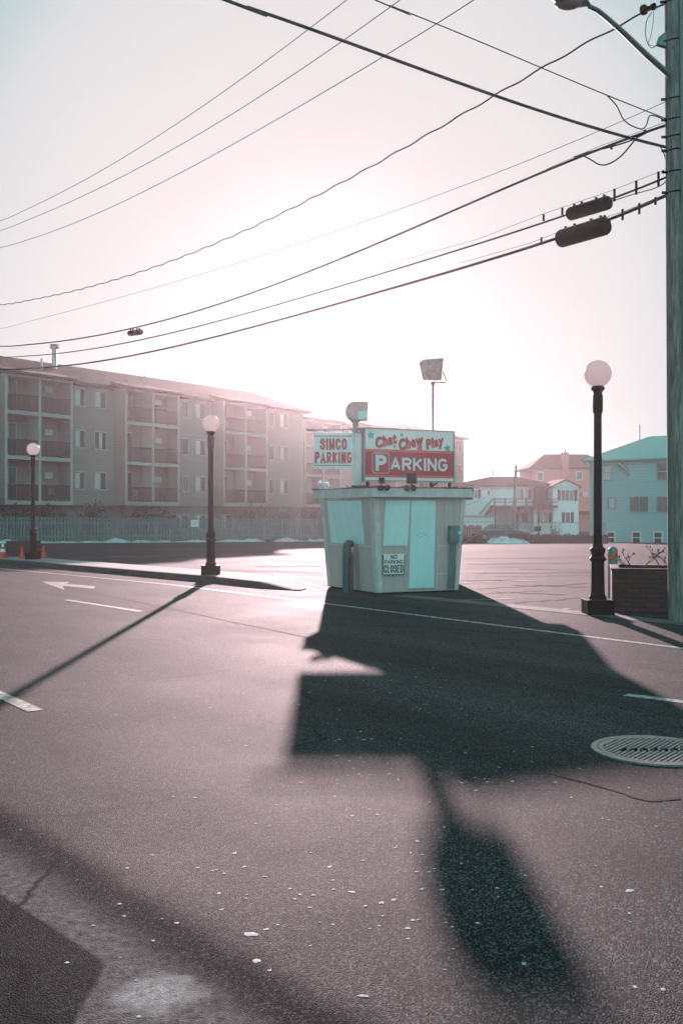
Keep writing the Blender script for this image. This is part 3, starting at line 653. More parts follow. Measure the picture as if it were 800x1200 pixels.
# hanging sign and its post
pt = thing('sign_post', 'thick peeling white post on the kiosk roof holding a hanging sign', 'post', (.34, 20.2, 2.088))
MB().box(-.12, .02, -.06, .10, 0, 1.17).build('post', M['postwhite'], pt, bevel=.008)
MB().box(.022, .125, -.02, .10, 0, 1.15).build('side_board', M['postwhite'], pt, bevel=.006)
MB().box(-.14, .15, -.09, .13, -.036, .05).build('foot', M['black'], pt, bevel=.008)
MB().tube([(-1.06, .0, 1.18), (.15, .0, 1.19)], .018, 8).build('bar', M['steel'], pt, smooth=True)
b = MB(); b.tube([(.15, -.02, 1.19), (.06, -.07, 1.14), (.0, -.05, 1.20), (-.08, -.08, 1.12), (-.14, -.03, 1.19)], .022, 8); b.tube([(.2, -.02, 1.17), (.03, -.09, 1.10), (-.1, -.07, 1.17)], .015, 6); b.build('cable_wrap', M['lampbody'], pt, smooth=True)
hs = thing('hanging_sign', 'small white hanging sign with two lines of tall red letters above the kiosk', 'sign', (-.568, 20.12, 2.47))
MB().box(0, .80, 0, .03, 0, .725).build('sign_panel', M['signaqua'], hs, bevel=.004)
for z in (.062, .655): MB().box(.01, .79, -.004, 0, z, z + .016).build('red_line', M['red'], hs)
stroke_text('SIMCO', 'lettering', hs, M['red'], (0, 0, 0), X_, Z_, .135, .385, .54, .235, .042, .16, .005)
stroke_text('PARKING', 'lettering', hs, M['red'], (0, 0, 0), X_, Z_, .03, .112, .745, .235, .040, .16, .005)
for x in (.23, .59): MB().tube([(x, .015, .72), (x, .03, .80)], .008, 6).build('hook', M['black'], hs)
for x, z in ((.10, .02), (.40, .02)): MB().ball((x, -.004, z), .014, 8, 6).build('bolt', M['teal_metal'], hs)

# ------------------------------------------------------------------ lamps on the roof
fl = thing('floodlight', 'round-backed floodlight with aqua lens on top of the white sign post', 'floodlight', (.285, 20.2, 3.265), group='floodlights above the kiosk')
b = MB(); b.lathe([(.05, 0), (.05, .05), (.062, .06), (.062, .12), (.05, .13), (.085, .16), (.085, .22)], n=14); b.build('neck', M['lampbody'], fl, smooth=True)
Rz = Matrix.Rotation(math.radians(90), 3, 'Y')
b = MB(); n = 20; pr = []
for k in range(n):                                           # D-shaped body: rounded back, square front
    a = math.radians(90 + 180 * k / (n - 1)); pr.append((-.03 + .175 * math.cos(a), .375 + .19 * math.sin(a)))
pr += [(.24, .20), (.255, .56)]
b.plate(pr, -.14, .16).build('housing', M['lampbody'], fl, bevel=.02)
b = MB(); b.hexa([(.045, -.165, .20), (.225, -.165, .205), (.225, -.14, .205), (.045, -.14, .20), (.055, -.165, .36), (.235, -.165, .37), (.235, -.14, .37), (.055, -.14, .36)]); b.build('lens', M['lens'], fl, bevel=.005)
f2 = thing('floodlight', 'square floodlight on a tall thin pole behind the large sign', 'floodlight', (1.945, 21.2, 2.088), group='floodlights above the kiosk')
MB().tube([(0, 0, -.036), (0, 0, 2.25)], .022, 8).build('pole', M['rust'], f2, smooth=True)
b = MB(); b.ball((0, 0, 2.25), .045, 12, 8); b.build('swivel', M['rust'], f2, smooth=True)
b = MB(); b.hexa([(-.20, -.10, 2.31), (.17, -.10, 2.30), (.17, .16, 2.33), (-.20, .16, 2.34), (-.29, -.14, 2.70), (.21, -.14, 2.74), (.20, .12, 2.76), (-.29, .12, 2.72)])
b.build('housing', M['lampbody'], f2, bevel=.02)
b = MB(); b.hexa([(-.28, -.16, 2.69), (.22, -.16, 2.73), (.22, .14, 2.75), (-.28, .14, 2.71), (-.24, -.12, 2.74), (.19, -.12, 2.775), (.19, .10, 2.78), (-.24, .10, 2.745)]); b.build('visor', M['lampbody'], f2)
MB().tube([(.0, -.02, 2.27), (.26, -.02, 2.27), (.28, -.02, 2.32), (.21, -.02, 2.50)], .012, 6).build('yoke', M['rust'], f2)
KS = 1.08                                  # the signs and tall lamps stand on the rear half of the roof
for o_ in (sg, pt, hs, fl, f2):
    o_.location = (o_.location[0] * KS, o_.location[1] * KS, EYE + (o_.location[2] - EYE) * KS); o_.scale = (KS, KS, KS)
# spotlights aimed up at the big sign
def spot(label, x, y, s, tilt):
    t = thing('spotlight', label, 'spotlight', (x, y, 2.088), tilt, 'small spotlights at the roof edge')
    b = MB(); b.box(-.09 * s, .09 * s, -.04, .04, .06, .06 + .19 * s); b.build('housing', M['black'], t, bevel=.01)
    b = MB(); b.tube([(0, 0, 0), (0, 0, .07)], .015, 6); b.build('stem', M['black'], t)
    return t
ra = RP[4]; rbk = RP[0]; rc = RP[1]
def roof_pt(px, inset=.12):                 # a point on the front roof edge below a photo column
    c = (px - 400) / F
    e0, e1 = (RP[4], RP[0]) if px < 437 else (RP[0], RP[1])
    s = (c * e0.y - e0.x) / ((e1.x - e0.x) - c * (e1.y - e0.y)); p = e0.lerp(e1, s); return p.x + inset * c, p.y + inset
x, y = roof_pt(482, .05); a_ = spot('black box spotlight in front of the lower middle of the large sign', x, y, 1.1, .1)
b = MB()
for dx in (-.11, .02):
    b.lathe([(.03, -.06), (.055, -.02), (.055, .04), (.045, .045)], (dx, -.09, -.02), 14, Matrix.Rotation(math.radians(100), 3, 'X'))
b.tube([(-.11, -.06, -.02), (.02, -.05, -.01), (.0, .0, .07)], .012, 6)
b.build('lamp_head', M['black'], a_, smooth=True)
x, y = roof_pt(447, .06); a_ = spot('black spotlight pair drooping over the roof edge left of the box one', x, y, .6, -.2)
b = MB(); b.lathe([(.02, -.07), (.05, -.02), (.055, .04), (.045, .05)], (-.0, -.10, -.02), 14, Matrix.Rotation(math.radians(95), 3, 'X'))
b.lathe([(.02, -.07), (.045, -.02), (.055, .05), (.045, .055)], (.14, -.11, -.02), 14, Matrix.Rotation(math.radians(40), 3, 'Y') @ Matrix.Rotation(math.radians(110), 3, 'X'))
b.tube([(0, -.07, 0), (.07, -.06, .0), (.14, -.09, .0)], .012, 6); b.build('lamp_head', M['black'], a_, smooth=True)
x, y = roof_pt(377, .08)
a_ = thing('security_lamp', 'white twin-headed security lamp at the left roof corner', 'lamp', (x, y, 2.085))
b = MB(); b.ball((-.03, -.03, .12), .055, 14, 9); b.build('lamp_head', M['whiteplastic'], a_, smooth=True)
b = MB(); b.tube([(.03, 0, .02), (.07, 0, .12), (.11, 0, .12), (.15, -.02, .04)], [.02, .04, .045, .035], 10); b.build('lamp_head', M['whiteplastic'], a_, smooth=True)
b = MB(); b.tube([(.03, 0, 0), (.03, 0, .05), (-.03, -.02, .08)], .018, 8); b.build('bracket', M['whiteplastic'], a_, smooth=True)

# pipe post in front of the kiosk, bollard by the planter
bo = thing('pipe_post', 'dark green bent pipe post in front of the kiosk left wall', 'post', (.10, 19.82, 0))
b = MB(); b.tube([(0, 0, 0), (0, 0, .88), (.012, 0, .94), (.05, .02, .985), (.09, .05, .98), (.12, .09, .93)], [.078, .078, .078, .072, .062, .05], 14); b.build('pipe', M['bollard'], bo, smooth=True)
b = MB(); b.box(.085, .135, -.02, .05, 0, .80); b.box(.075, .145, -.03, .06, .55, .70); b.build('rusty_bracket', M['rust'], bo)
bo = thing('bollard', 'round-topped steel bollard with orange tape beside the planter', 'bollard', (4.87, 17.9, 0))
b = MB(); b.lathe([(.085, 0), (.085, .88), (.078, .93), (.055, .965), (.02, .98)], n=20); b.build('pipe', M['teal_metal'], bo, smooth=True)
b = MB(); 
for k in range(9):
    a0 = math.radians(185 + 18 * k); a1 = math.radians(185 + 18 * (k + 1)); r = .0875; z = .70 + .018 * k
    b.v += [(r * math.cos(a0), r * math.sin(a0), z), (r * math.cos(a1), r * math.sin(a1), z + .018), (r * math.cos(a1), r * math.sin(a1), z + .098), (r * math.cos(a0), r * math.sin(a0), z + .08)]; m_ = len(b.v) - 4; b.f.append((m_, m_ + 1, m_ + 2, m_ + 3))
b.build('orange_tape', M['orange'], bo)
MB().lathe([(.0875, .30), (.0875, .42)], n=20).build('orange_tape', M['orange'], bo)

# planters
def planter(label, x0, y0, wd, dp, h, rz):
    t = thing('brick_planter', label, 'planter', (x0, y0, 0), rz, 'brick planters on the pavement')
    b = MB(); b.box(0, wd, 0, .11, 0, h); b.box(0, wd, dp - .11, dp, 0, h); b.box(0, .11, .112, dp - .112, 0, h); b.box(wd - .11, wd, .112, dp - .112, 0, h); b.build('wall', M['brick'], t, bevel=.004)
    b = MB(); b.box(.11, wd - .11, .11, dp - .11, 0, h - .06); b.build('soil', M['soil'], t)
    b = MB(); 
    for (xx0, xx1, yy0, yy1) in ((-.015, wd + .015, -.015, .125), (-.015, wd + .015, dp - .125, dp + .015), (-.015, .125, .127, dp - .127), (wd - .125, wd + .015, .127, dp - .127)): b.box(xx0, xx1, yy0, yy1, h + .002, h + .035)
    b.build('coping', M['brick'], t, bevel=.005)
    return t
planter('long dark brick planter behind the wooden utility pole', 4.34, 16.0, 2.6, 1.3, .66, math.radians(-14))
planter('small far brick planter among the traffic cones', -11.1, 33.0, .95, .8, .60, math.radians(5)).location.z = .0
def bush_twigs(label, cx, cy, z, n, seed, spread):
    r = random.Random(seed); tw = MB(); be = MB()
    def grow(p, d, l, rad, dep):
        pts = [p]; q = p.copy()
        for k in range(4):
            d = (d + Vector((r.uniform(-.25, .25), r.uniform(-.25, .25), r.uniform(-.1, .12)))).normalized(); q = q + d * l / 4; pts.append(q.copy())
        tw.tube(pts, [rad, rad * .9, rad * .8, rad * .7, rad * .55], 5)
        if dep > 0:
            for k in range(3): grow(pts[r.choice((2, 3, 4))].copy(), (d + Vector((r.uniform(-.9, .9), r.uniform(-.7, .7), r.uniform(-.3, .6)))).normalized(), l * .55, rad * .6, dep - 1)
        else: be.ball(q, r.uniform(.010, .018), 6, 4)
    for _ in range(n):
        a = r.uniform(-spread, spread); grow(Vector((r.uniform(-.1, .1), r.uniform(-.1, .1), 0)), Vector((a, r.uniform(-.3, .3), 1)).normalized(), r.uniform(.25, .36), .010, 2)
    t = thing('bare_shrub', label, 'shrub', (cx, cy, z), group='bare shrubs in the planter'); tw.build('stems', M['twig'], t); be.build('berries', M['berry'], t); return t
bush_twigs('bare shrub leaning towards the bollard in the brick planter', 4.95, 16.6, .60, 3, 4, 1.3)
bush_twigs('bare shrub close to the utility pole in the brick planter', 5.50, 16.8, .60, 3, 9, 1.2)

# traffic cones
def make_cone():
    t = thing('traffic_cone', '', 'traffic cone', group='orange cones by the far lamp')
    MB().box(-.12, .12, -.12, .12, 0, .03).build('base', M['cone'], t, bevel=.008)
    b = MB(); b.lathe([(.085, .03), (.03, .42), (.02, .43)], n=18); b.build('cone_body', M['cone'], t, smooth=True); return t
c0 = make_cone(); cz_ = .0
for i, (px, Y, sc, lb) in enumerate(((26.0, 31.9, .85, 'plain orange traffic cone left of the far lamp, in front of the small planter'), (51.5, 32.6, .88, 'orange traffic cone just right of the far lamp, the nearer of two'), (47.3, 33.6, .85, 'orange traffic cone half hidden between the lamp and its neighbour'))):
    c = c0 if i == 0 else copy_tree(c0); c.location = ((px - 400) * Y / F, Y, .124 if Y < 33 else 0); c.scale = (sc, sc, sc); c['label'] = lb
tc_ = thing('traffic_cone', 'tall orange traffic cone with two white bands at the far left', 'traffic cone', ((3.5 - 400) * 31.9 / F, 31.9, .124), group='orange cones by the far lamp')
MB().box(-.17, .17, -.17, .17, 0, .03).build('base', M['cone'], tc_, bevel=.008)
MB().lathe([(.13, .03), (.09, .20)], n=18).build('cone_body', M['cone'], tc_, smooth=True)
for z0, z1 in ((.20, .30), (.36, .45)): MB().lathe([(.09 - (z0 - .2) * .22, z0), (.09 - (z1 - .2) * .22, z1)], n=18).build('white_band', M['whiteplastic'], tc_, smooth=True)
MB().lathe([(.067, .302), (.056, .358)], n=18).build('cone_body', M['cone'], tc_, smooth=True)

# ------------------------------------------------------------------ utility pole
PX, PY = 4.965, 14.6
up = thing('utility_pole', 'tall weathered wooden utility pole at the right edge of the photo', 'utility pole', (PX, PY, 0))
b = MB(); n = 28; zs = [0, .3, 1, 2, 3, 4, 5, 6, 7, 8, 9, 10, 11.5, 13]
for z in zs:
    r = .176 - .0038 * z; cx = -.0095 * z
    for k in range(n):
        a = 2 * math.pi * k / n; rr = r * (1 + .03 * noise.noise(Vector((math.cos(a) * 3, math.sin(a) * 3, z * .15)))); b.v.append((cx + rr * math.cos(a), rr * math.sin(a), z))
b.f = [(i * n + k, i * n + (k + 1) % n, (i + 1) * n + (k + 1) % n, (i + 1) * n + k) for i in range(len(zs) - 1) for k in range(n)] + [tuple(range((len(zs) - 1) * n, len(zs) * n))]
b.build('trunk', M['wood'], up, smooth=True)
def zp(py, Y=PY): return EYE + (600 - py) * Y / F
b = MB(); b.tube([(.03 - .0095 * z, -.17, z) for z in (3.5, 6, 8, 10, 13)], .022, 8); b.build('conduit', M['armgreen'], up, smooth=True)
for py in (4, 50, 118, 142, 162, 178, 203, 227):
    z = zp(py); cx = -.0095 * z; b = MB(); b.lathe([(.166 - .0038 * z + .012, z - .012), (.166 - .0038 * z + .012, z + .012)], (cx, 0, 0), 24); b.build('band', M['black'], up, smooth=True)
    b = MB(); b.tube([(cx - .14, -.05, z), (cx - .22, -.02, z + .01)], .022, 8); b.build('bolt', M['black'], up)
b = MB(); b.hexa([(-.36, -.04, zp(53)), (-.22, -.06, zp(56)), (-.22, .04, zp(56)), (-.36, .03, zp(53)), (-.33, -.04, zp(44)), (-.22, -.06, zp(38)), (-.22, .04, zp(38)), (-.33, .03, zp(44))]); b.build('bracket', M['teal_metal'], up, bevel=.01)
for k in range(26):                     # old staples, nails and a scrap of notice on the weathered wood
    a = math.radians(rnd.uniform(195, 300)); z = rnd.uniform(.8, 8.5); r = .178 - .0038 * z; cx = -.0095 * z
    c, s_ = math.cos(a), math.sin(a); MB().tube([(cx + r * c, r * s_, z), (cx + (r + .014) * c, (r + .014) * s_, z + .004)], .007, 5).build('nail', M['rust'] if k % 2 else M['steel'], up)
b = MB(); b.box(-1.2, 1.2, -.22, -.10, 12.1, 12.25); b.build('crossarm', M['wood'], up)

# streetlight on the pole
st = thing('cobra_streetlight', 'curved arm streetlight with glass bowl fixed high on the wooden pole', 'street light', (PX - .2, PY - .1, zp(85)))
a0 = Vector((PX - .2, PY - .1, zp(88, 14.5)))
def PW(px, py, Y): return P(px, py, Y) - Vector(st.location)
arm = [P(784, 88, 14.5), P(757, 64, 14.2), P(730, 38, 13.9), P(712, 22, 13.72), P(700, 12, 13.6), P(690, 7.5, 13.5)]
b = MB(); b.tube([p - Vector(st.location) for p in arm], [.042, .040, .037, .034, .032, .030], 12); b.build('arm', M['armgreen'], st, smooth=True)
hd = P(688, 5, 13.48) - Vector(st.location); tip = P(634, -14, 12.9) - Vector(st.location); ax = (tip - hd).normalized(); Lh = (tip - hd).length
def along(prof, base, axis, sq):
    z = axis; x = Vector((-z.y, z.x, 0)).normalized(); y = z.cross(x)
    Mx = Matrix((x, y, z)).transposed(); b = MB()
    pts = []; n = 20
    for r, t in prof:
        for k in range(n):
            a = 2 * math.pi * k / n; v = Vector((r * math.cos(a), r * math.sin(a) * sq, t)); pts.append(base + Mx @ v)
    fs = [(i * n + k, i * n + (k + 1) % n, (i + 1) * n + (k + 1) % n, (i + 1) * n + k) for i in range(len(prof) - 1) for k in range(n)] + [tuple(range(n - 1, -1, -1)), tuple(range((len(prof) - 1) * n, len(prof) * n))]
    return b.add(pts, fs)
along([(.035, -.02), (.06, .04), (.10, .12), (.13, .22), (.15, .40), (.14, .55), (.09, .65), (.02, .69)], hd, ax, .62).build('head', M['armgreen'], st, smooth=True)
lens_c = hd + ax * .40 + Vector((0, 0, -.055)); b = MB(); b.ball(lens_c, .15, 20, 12, (1.25, .95, .62)); b.build('glass_bowl', mat('amber_glass_bowl', (.42, .27, .24), .15, spec=.8), st, smooth=True)

# ------------------------------------------------------------------ overhead cables
PL = Vector((4.83, 14.6)); QL = Vector((-19.0, 46.6)); QN = Vector((-3.5, 11.0))
def on_plane(px, A, B):
    c = (px - 400) / F; d = B - A; t = (c * A.y - A.x) / (d.x - c * d.y); return A + d * t
def catmull(pts, n=8):
    out = []; m_ = len(pts)
    for i in range(m_ - 1):
        p0 = pts[max(i - 1, 0)]; p1 = pts[i]; p2 = pts[i + 1]; p3 = pts[min(i + 2, m_ - 1)]
        for k in range(n):
            t = k / n; out.append(.5 * ((2 * p1) + (p2 - p0) * t + (2 * p0 - 5 * p1 + 4 * p2 - p3) * t * t + (3 * p1 - p0 - 3 * p2 + p3) * t ** 3))
    out.append(pts[-1]); return out
def wire_pts(pix, A=PL, B=QL, ext0=True):
    pts = []
    if ext0 and len(pix) > 4:              # a hanging cable is a smooth curve: fit one through the read-off points
        import numpy as np
        xs_ = np.array([p[0] for p in pix], float); ys_ = np.array([p[1] for p in pix], float); wt = np.ones(len(xs_)); wt[0] = wt[-1] = 3
        co_ = np.polyfit(xs_ / 400 - 1, ys_, 3 if len(pix) < 9 else 4, w=wt); pix = [(x, float(np.polyval(co_, x / 400 - 1))) for x in np.linspace(xs_[0], xs_[-1], 22)]
    for px, py in pix:
        q = on_plane(px, A, B); pts.append(Vector((q.x, q.y, EYE + (600 - py) * q.y / F)))
    if ext0:                                   # run on out of the frame to the next pole
        d = pts[0] - pts[1]; d = d.normalized(); pts.insert(0, pts[0] + d * 6 + Vector((0, 0, .3)))
    return catmull(pts)
def cable(label, pix, r, A=PL, B=QL, wavy=0, grp='overhead cables along the road', ext0=True, tail=None):
    pts = wire_pts(pix, A, B, ext0)
    if tail is not None: pts.append(Vector(tail))
    if wavy:
        dn = []
        for i in range(len(pts) - 1):
            for k in range(4): dn.append(pts[i].lerp(pts[i + 1], k / 4))
        s = 0; out = []
        for i, p in enumerate(dn):
            s += (p - dn[i - 1]).length if i else 0; out.append(p + Vector((0, math.cos(s * 6.5) * wavy, math.sin(s * 6.5) * wavy)))
        pts = out
    t = thing('overhead_cable', label, 'cable', tuple(pts[-1]), group=grp)
    o_ = Vector(t.location); MB().tube([p - o_ for p in pts], r, 6).build('wire', M['cable'], t, smooth=True); return t, pts
top = Vector((4.9, 14.45, 12.25))
cable('uppermost thin cable across the top left of the sky', [(0, 259), (90, 215), (200, 147.5), (300, 82.5), (408, 0), (520, -92), (700, -225)], .010, tail=(4.0, 14.4, 12.3))
cable('second thin cable from the top across the left sky', [(0, 270), (100, 230), (200, 177.5), (300, 115), (390, 53), (468, 0), (600, -95), (720, -190)], .010, tail=(4.85, 14.4, 12.3))
cable('third thin cable from the top, leaving the frame near the middle', [(0, 290), (100, 257.5), (200, 207.5), (300, 152.5), (400, 97), (480, 48), (553, 0), (680, -90), (740, -140)], .010, tail=(5.7, 14.4, 12.3))
cable('twisted black cable sweeping up to the top of the wooden pole', [(0, 357), (100, 341), (200, 305), (300, 261), (400, 214), (500, 160), (580, 113), (630, 82), (680, 57), (715, 33), (742, 14), (782, 2)], .014, wavy=.014)
cable('very thin cable just above the thicker black bundles', [(0, 385), (150, 347), (320, 295), (400, 266), (500, 236), (600, 196), (700, 152), (782, 118)], .005)
t6, w6 = cable('thick cable bundle meeting the pole below the streetlight arm', [(0, 405.5), (100, 398), (200, 372), (300, 340), (400, 302), (500, 263), (600, 217), (660, 191), (700, 174), (740, 160), (782, 146)], .020)
t7, w7 = cable('upper of the two cables carrying the large black splice cases', [(0, 418), (100, 410), (200, 390), (340, 353), (440, 322), (520, 300), (600, 270), (640, 259), (665, 252), (714, 235), (750, 220), (784, 206)], .016)
t8, w8 = cable('lowest and thickest cable, below the splice cases', [(0, 432), (67, 429), (200, 406), (350, 371), (425, 348), (530, 315), (600, 293), (653, 281), (712, 259), (750, 244), (784, 227)], .024)
cable('thick black cable crossing the upper sky from the top centre to the pole', [(265, 0), (400, 47), (500, 84), (620, 124), (700, 152), (740, 163), (779, 172)], .021, PL, QN, grp='cables crossing above the road')
cable('thinner cable crossing above the thick one towards the pole', [(440, 0), (530, 35), (620, 74), (711, 112), (740, 122), (780, 139)], .009, PL, QN, grp='cables crossing above the road')
cable('slack loop of cable hanging beside the pole under the crossing wires', [(711, 112), (722, 124), (732, 142), (750, 151), (757, 146), (762, 135), (780, 141)], .009, PL, QN, grp='slack cable loops by the pole', ext0=False)
cable('drooping double loop of cable left of the pole', [(680, 181), (690, 186), (703, 193), (715, 191), (728, 182), (740, 168), (746, 160)], .012, PL, QL, grp='slack cable loops by the pole', ext0=False)
cable('second strand running close above the thick bundle near the pole', [(672, 184), (690, 178), (715, 172), (740, 164), (760, 154), (782, 147)], .012, PL, QL, grp='slack cable loops by the pole', ext0=False)
cable('long loop hanging from the insulator at the pole top', [(763, 14), (757, 25), (756, 40), (759, 52), (764, 56), (770, 51), (775, 46)], .006, PL, QL, grp='slack cable loops by the pole', ext0=False)
cable('narrow pale loop inside the long one at the pole top', [(765, 6), (765, 24), (762, 42), (759, 51), (766, 54)], .004, PL, QL, grp='slack cable loops by the pole', ext0=False)
cable('cable running down the pole side to the splice cables', [(758, 167), (772, 171), (779, 185), (780, 205), (778, 214), (765, 221), (740, 228), (716, 236)], .008, PL, QL, grp='slack cable loops by the pole', ext0=False)
def at_px(px, py): q = on_plane(px, PL, QL); return Vector((q.x, q.y, EYE + (600 - py) * q.y / F))
def strand(par, pix, hangers):
    o_ = Vector(par.location); pts = [at_px(*p) - o_ for p in pix]
    MB().tube(pts, .004, 5).build('support_strand', M['cable'], par)
    for px, y0, y1 in hangers:
        a = at_px(px, y0) - o_; c = at_px(px, y1) - o_; b = MB(); b.box(a.x - .018, a.x + .018, a.y - .01, a.y + .01, c.z, a.z); b.build('hanger', M['black'], par, bevel=.004)
strand(t7, [(400, 325), (560, 280), (632, 252), (714, 224), (778, 199)], [(636.5, 251, 259), (658.5, 243.5, 252), (719.5, 221, 236), (745, 211.5, 228), (771, 201, 218)])
strand(t8, [(540, 308), (620, 285), (672, 265), (730, 248), (778, 228)], [(634, 278, 287), (708, 252, 262), (729, 245, 258), (748.5, 238, 251), (767.5, 231, 240)])
strand(t6, [(640, 198), (700, 172), (782, 142)], [(716, 170, 175), (755, 152, 157)])
def capsule(name, label, p0, p1, r, grp, extra=True):
    A = at_px(*p0); B = at_px(*p1); d = (B - A); t = thing(name, label, 'splice case', tuple(A), group=grp); Ln = d.length
    along([(r * .55, -.02), (r * .9, 0), (r, .03), (r, Ln * .48), (r * .965, Ln * .485), (r * .965, Ln * .51), (r, Ln * .515), (r, Ln - .03), (r * .9, Ln), (r * .5, Ln + .02)], Vector((0, 0, 0)), d.normalized(), 1).build('case', M['black'], t, smooth=True)
    for f_ in (.12, .32, .68, .88):
        q = d * f_; MB().box(q.x - .02, q.x + .02, q.y - .015, q.y + .015, q.z + r * .8, q.z + r + .035).build('clamp', M['black'], t)
    return t
capsule('splice_case', 'upper black cylindrical splice case hanging on the cables', (667, 251), (713, 237), .108, 'splice cases on the cables')
capsule('splice_case', 'lower, fatter black splice case on the thickest cable', (656, 280), (710, 264), .145, 'splice cases on the cables')
capsule('splice_case', 'small dark splice lump on the cables over the apartment block', (152, 390.5), (165, 389), .085, 'splice cases on the cables')
ins = thing('insulator', 'dark dead-end insulator where the twisted cable reaches the pole top', 'insulator', tuple(at_px(752, 12)))
o_ = Vector(ins.location); along([(.03, 0), (.075, .01), (.075, .05), (.035, .07), (.03, .16), (.05, .18), (.05, .22), (.02, .24)], Vector((0, 0, 0)), (at_px(776, 4) - o_).normalized(), 1).build('body', M['black'], ins, smooth=True)

# ------------------------------------------------------------------ buildings
def quad_box(b, x0, x1, y0, y1, z0, z1): b.box(x0, x1, y0, y1, z0, z1)
def window(root, u0, u1, z0, z1, v=0.0, panes=2, m_frame=None, curtain=None, horiz=False):
    fw = .07; b = MB(); f = m_frame or M['trim']; y0, y1 = v - .06, v - .003
    b.box(u0 - fw, u1 + fw, y0, y1, z0 - fw, z0); b.box(u0 - fw, u1 + fw, y0, y1, z1, z1 + fw); b.box(u0 - fw, u0, y0, y1, z0, z1); b.box(u1, u1 + fw, y0, y1, z0, z1)
    for k in range(1, panes):
        if horiz: q = z0 + (z1 - z0) * k / panes; b.box(u0, u1, y0 + .01, y1, q - .03, q + .03)
        else: q = u0 + (u1 - u0) * k / panes; b.box(q - .025, q + .025, y0 + .01, y1, z0, z1)
    w_ = b.build('window', f, root); MB().box(u0, u1, v - .025, v - .002, z0, z1).build('pane', M['glass'], w_)
    if curtain:
        a, c = curtain; MB().box(u0 + (u1 - u0) * a, u0 + (u1 - u0) * c, v - .032, v - .027, z0 + .03, z1 - .03).build('curtain', M['curtain'], w_)
    return w_
ap_o = Vector((-20.9, 61.0)); ap_d = Vector((.594, .804)); ap_rz = math.atan2(.804, .594)
def pu(px, v=0.0):
    c = (px - 400) / F; return (c * (61 + .594 * v) + 20.9 + .804 * v) / (.594 - .804 * c)
def hip_roof(b, x0, x1, y0, y1, ze, zr, hipl, hipr, ov=.5, th=.18):
    a = [(x0 - ov, y0 - ov), (x1 + ov, y0 - ov), (x1 + ov, y1 + ov), (x0 - ov, y1 + ov)]; ym = (y0 + y1) / 2
    v = [(p[0], p[1], ze) for p in a] + [(p[0], p[1], ze + th) for p in a] + [(x0 - ov + hipl, ym, zr), (x1 + ov - hipr, ym, zr)]
    b.add(v, [(3, 2, 1, 0), (0, 1, 5, 4), (1, 2, 6, 5), (2, 3, 7, 6), (3, 0, 4, 7), (4, 5, 9, 8), (5, 6, 9), (6, 7, 8, 9), (7, 4, 8)]); return b
FZ = [2.28, 5.03, 7.78]; EZ = 9.95
def apartment(root, ua, ub, v, bays, zb=-1.2, depth=12, ridge=12.25, hipl=0.0, hipr=0.0, wins=()):
    MB().box(ua, ub, v, v + depth, FZ[0] - .25, EZ).build('wall', M['siding'], root)
    MB().box(ua + .02, ub - .02, v + .25, v + depth - .2, zb, FZ[0] - .252).build('foundation', M['foundation'], root)
    b = MB(); hip_roof(b, ua, ub, v, v + depth, EZ + .05, ridge, hipl, hipr, .45); 
    r = b.build('roof', M['shingle'], root)
    for (u0, u1) in bays:
        vb = v - 1.2; um = (u0 + u1) / 2
        for x in (u0, u1 - .16): MB().box(x, x + .16, vb + .02, v - .002, FZ[0] - .2, EZ + .04).build('bay_side_wall', M['siding'], root)
        b = MB()
        for z in FZ: b.box(u0 + .002, u1 - .002, vb, v - .004, z - .22, z)
        b.box(u0, u1, vb, v - .004, EZ - .12, EZ + .045)
        for x in (u0, um - .09, u1 - .18): b.box(x - .001, x + .181, vb - .015, vb + .018, FZ[0] - .22, EZ)
        b.box(um - .06, um + .06, vb + .02, v - .004, FZ[0], EZ - .12)
        b.build('balcony_frame', M['trim'], root)
        MB().hexa([(u0 - .1, vb - .35, EZ + .05), (u1 + .1, vb - .35, EZ + .05), (u1 + .1, v + .2, EZ + .05), (u0 - .1, v + .2, EZ + .05), (u0 - .1, vb - .35, EZ + .2), (u1 + .1, vb - .35, EZ + .2), (u1 + .1, v + .2, EZ + .62), (u0 - .1, v + .2, EZ + .62)]).build('bay_roof', M['shingle'], root)
        for z in FZ:
            for (a, c, k) in ((u0 + .18, um - .09, 0), (um + .09, u1 - .18, 1)):
                b = MB(); b.box(a, c, vb + .03, vb + .08, z + .95, z + 1.02); b.box(a, c, vb + .035, vb + .075, z + .06, z + .11)
                x = a + .06
                while x < c - .05: b.box(x, x + .055, vb + .045, vb + .07, z + .11, z + .95); x += .092
                b.build('railing', M['rail'], root)
                w_ = c - a; d0 = a + (.10 if k == 0 else .02) * w_; d1 = a + (.62 if k == 0 else .26) * w_
                window(root, d0 + .1, d1, z + .08, z + 2.05, v, 2 if k == 0 else 1, None, rnd.choice(((0, .45), None, None, (0, .3), (.6, 1), None)) if k == 0 else None)
                if k == 1: MB().box(a + .45 * w_, a + .72 * w_, v - .22, v - .004, z + 1.45, z + 1.85).build('air_conditioner', M['acwhite'], root, bevel=.02)
                if rnd.random() < .45:
                    b = MB(); x = a + w_ * rnd.uniform(.3, .7); b.box(x - .22, x + .22, v - .75, v - .35, z + .40, z + .44); b.box(x - .22, x + .22, v - .38, v - .34, z + .44, z + .85)
                    for dx in (-.2, .17):
                        for dy in (-.74, -.38): b.box(x + dx, x + dx + .03, v + dy, v + dy + .03, z, z + .40)
                    b.build('balcony_chair', M['whiteplastic'], root)
    for (p0, p1, fl_, cu) in wins:
        z = FZ[fl_]; window(root, pu(p0, v), pu(p1, v), z + .85, z + 1.95, v, 2, None, cu)
    return r
A1 = thing('apartment_block', 'four-storey beige apartment block with stacked balconies behind the fence at left', 'apartment block', (ap_o.x, ap_o.y, 0), ap_rz)
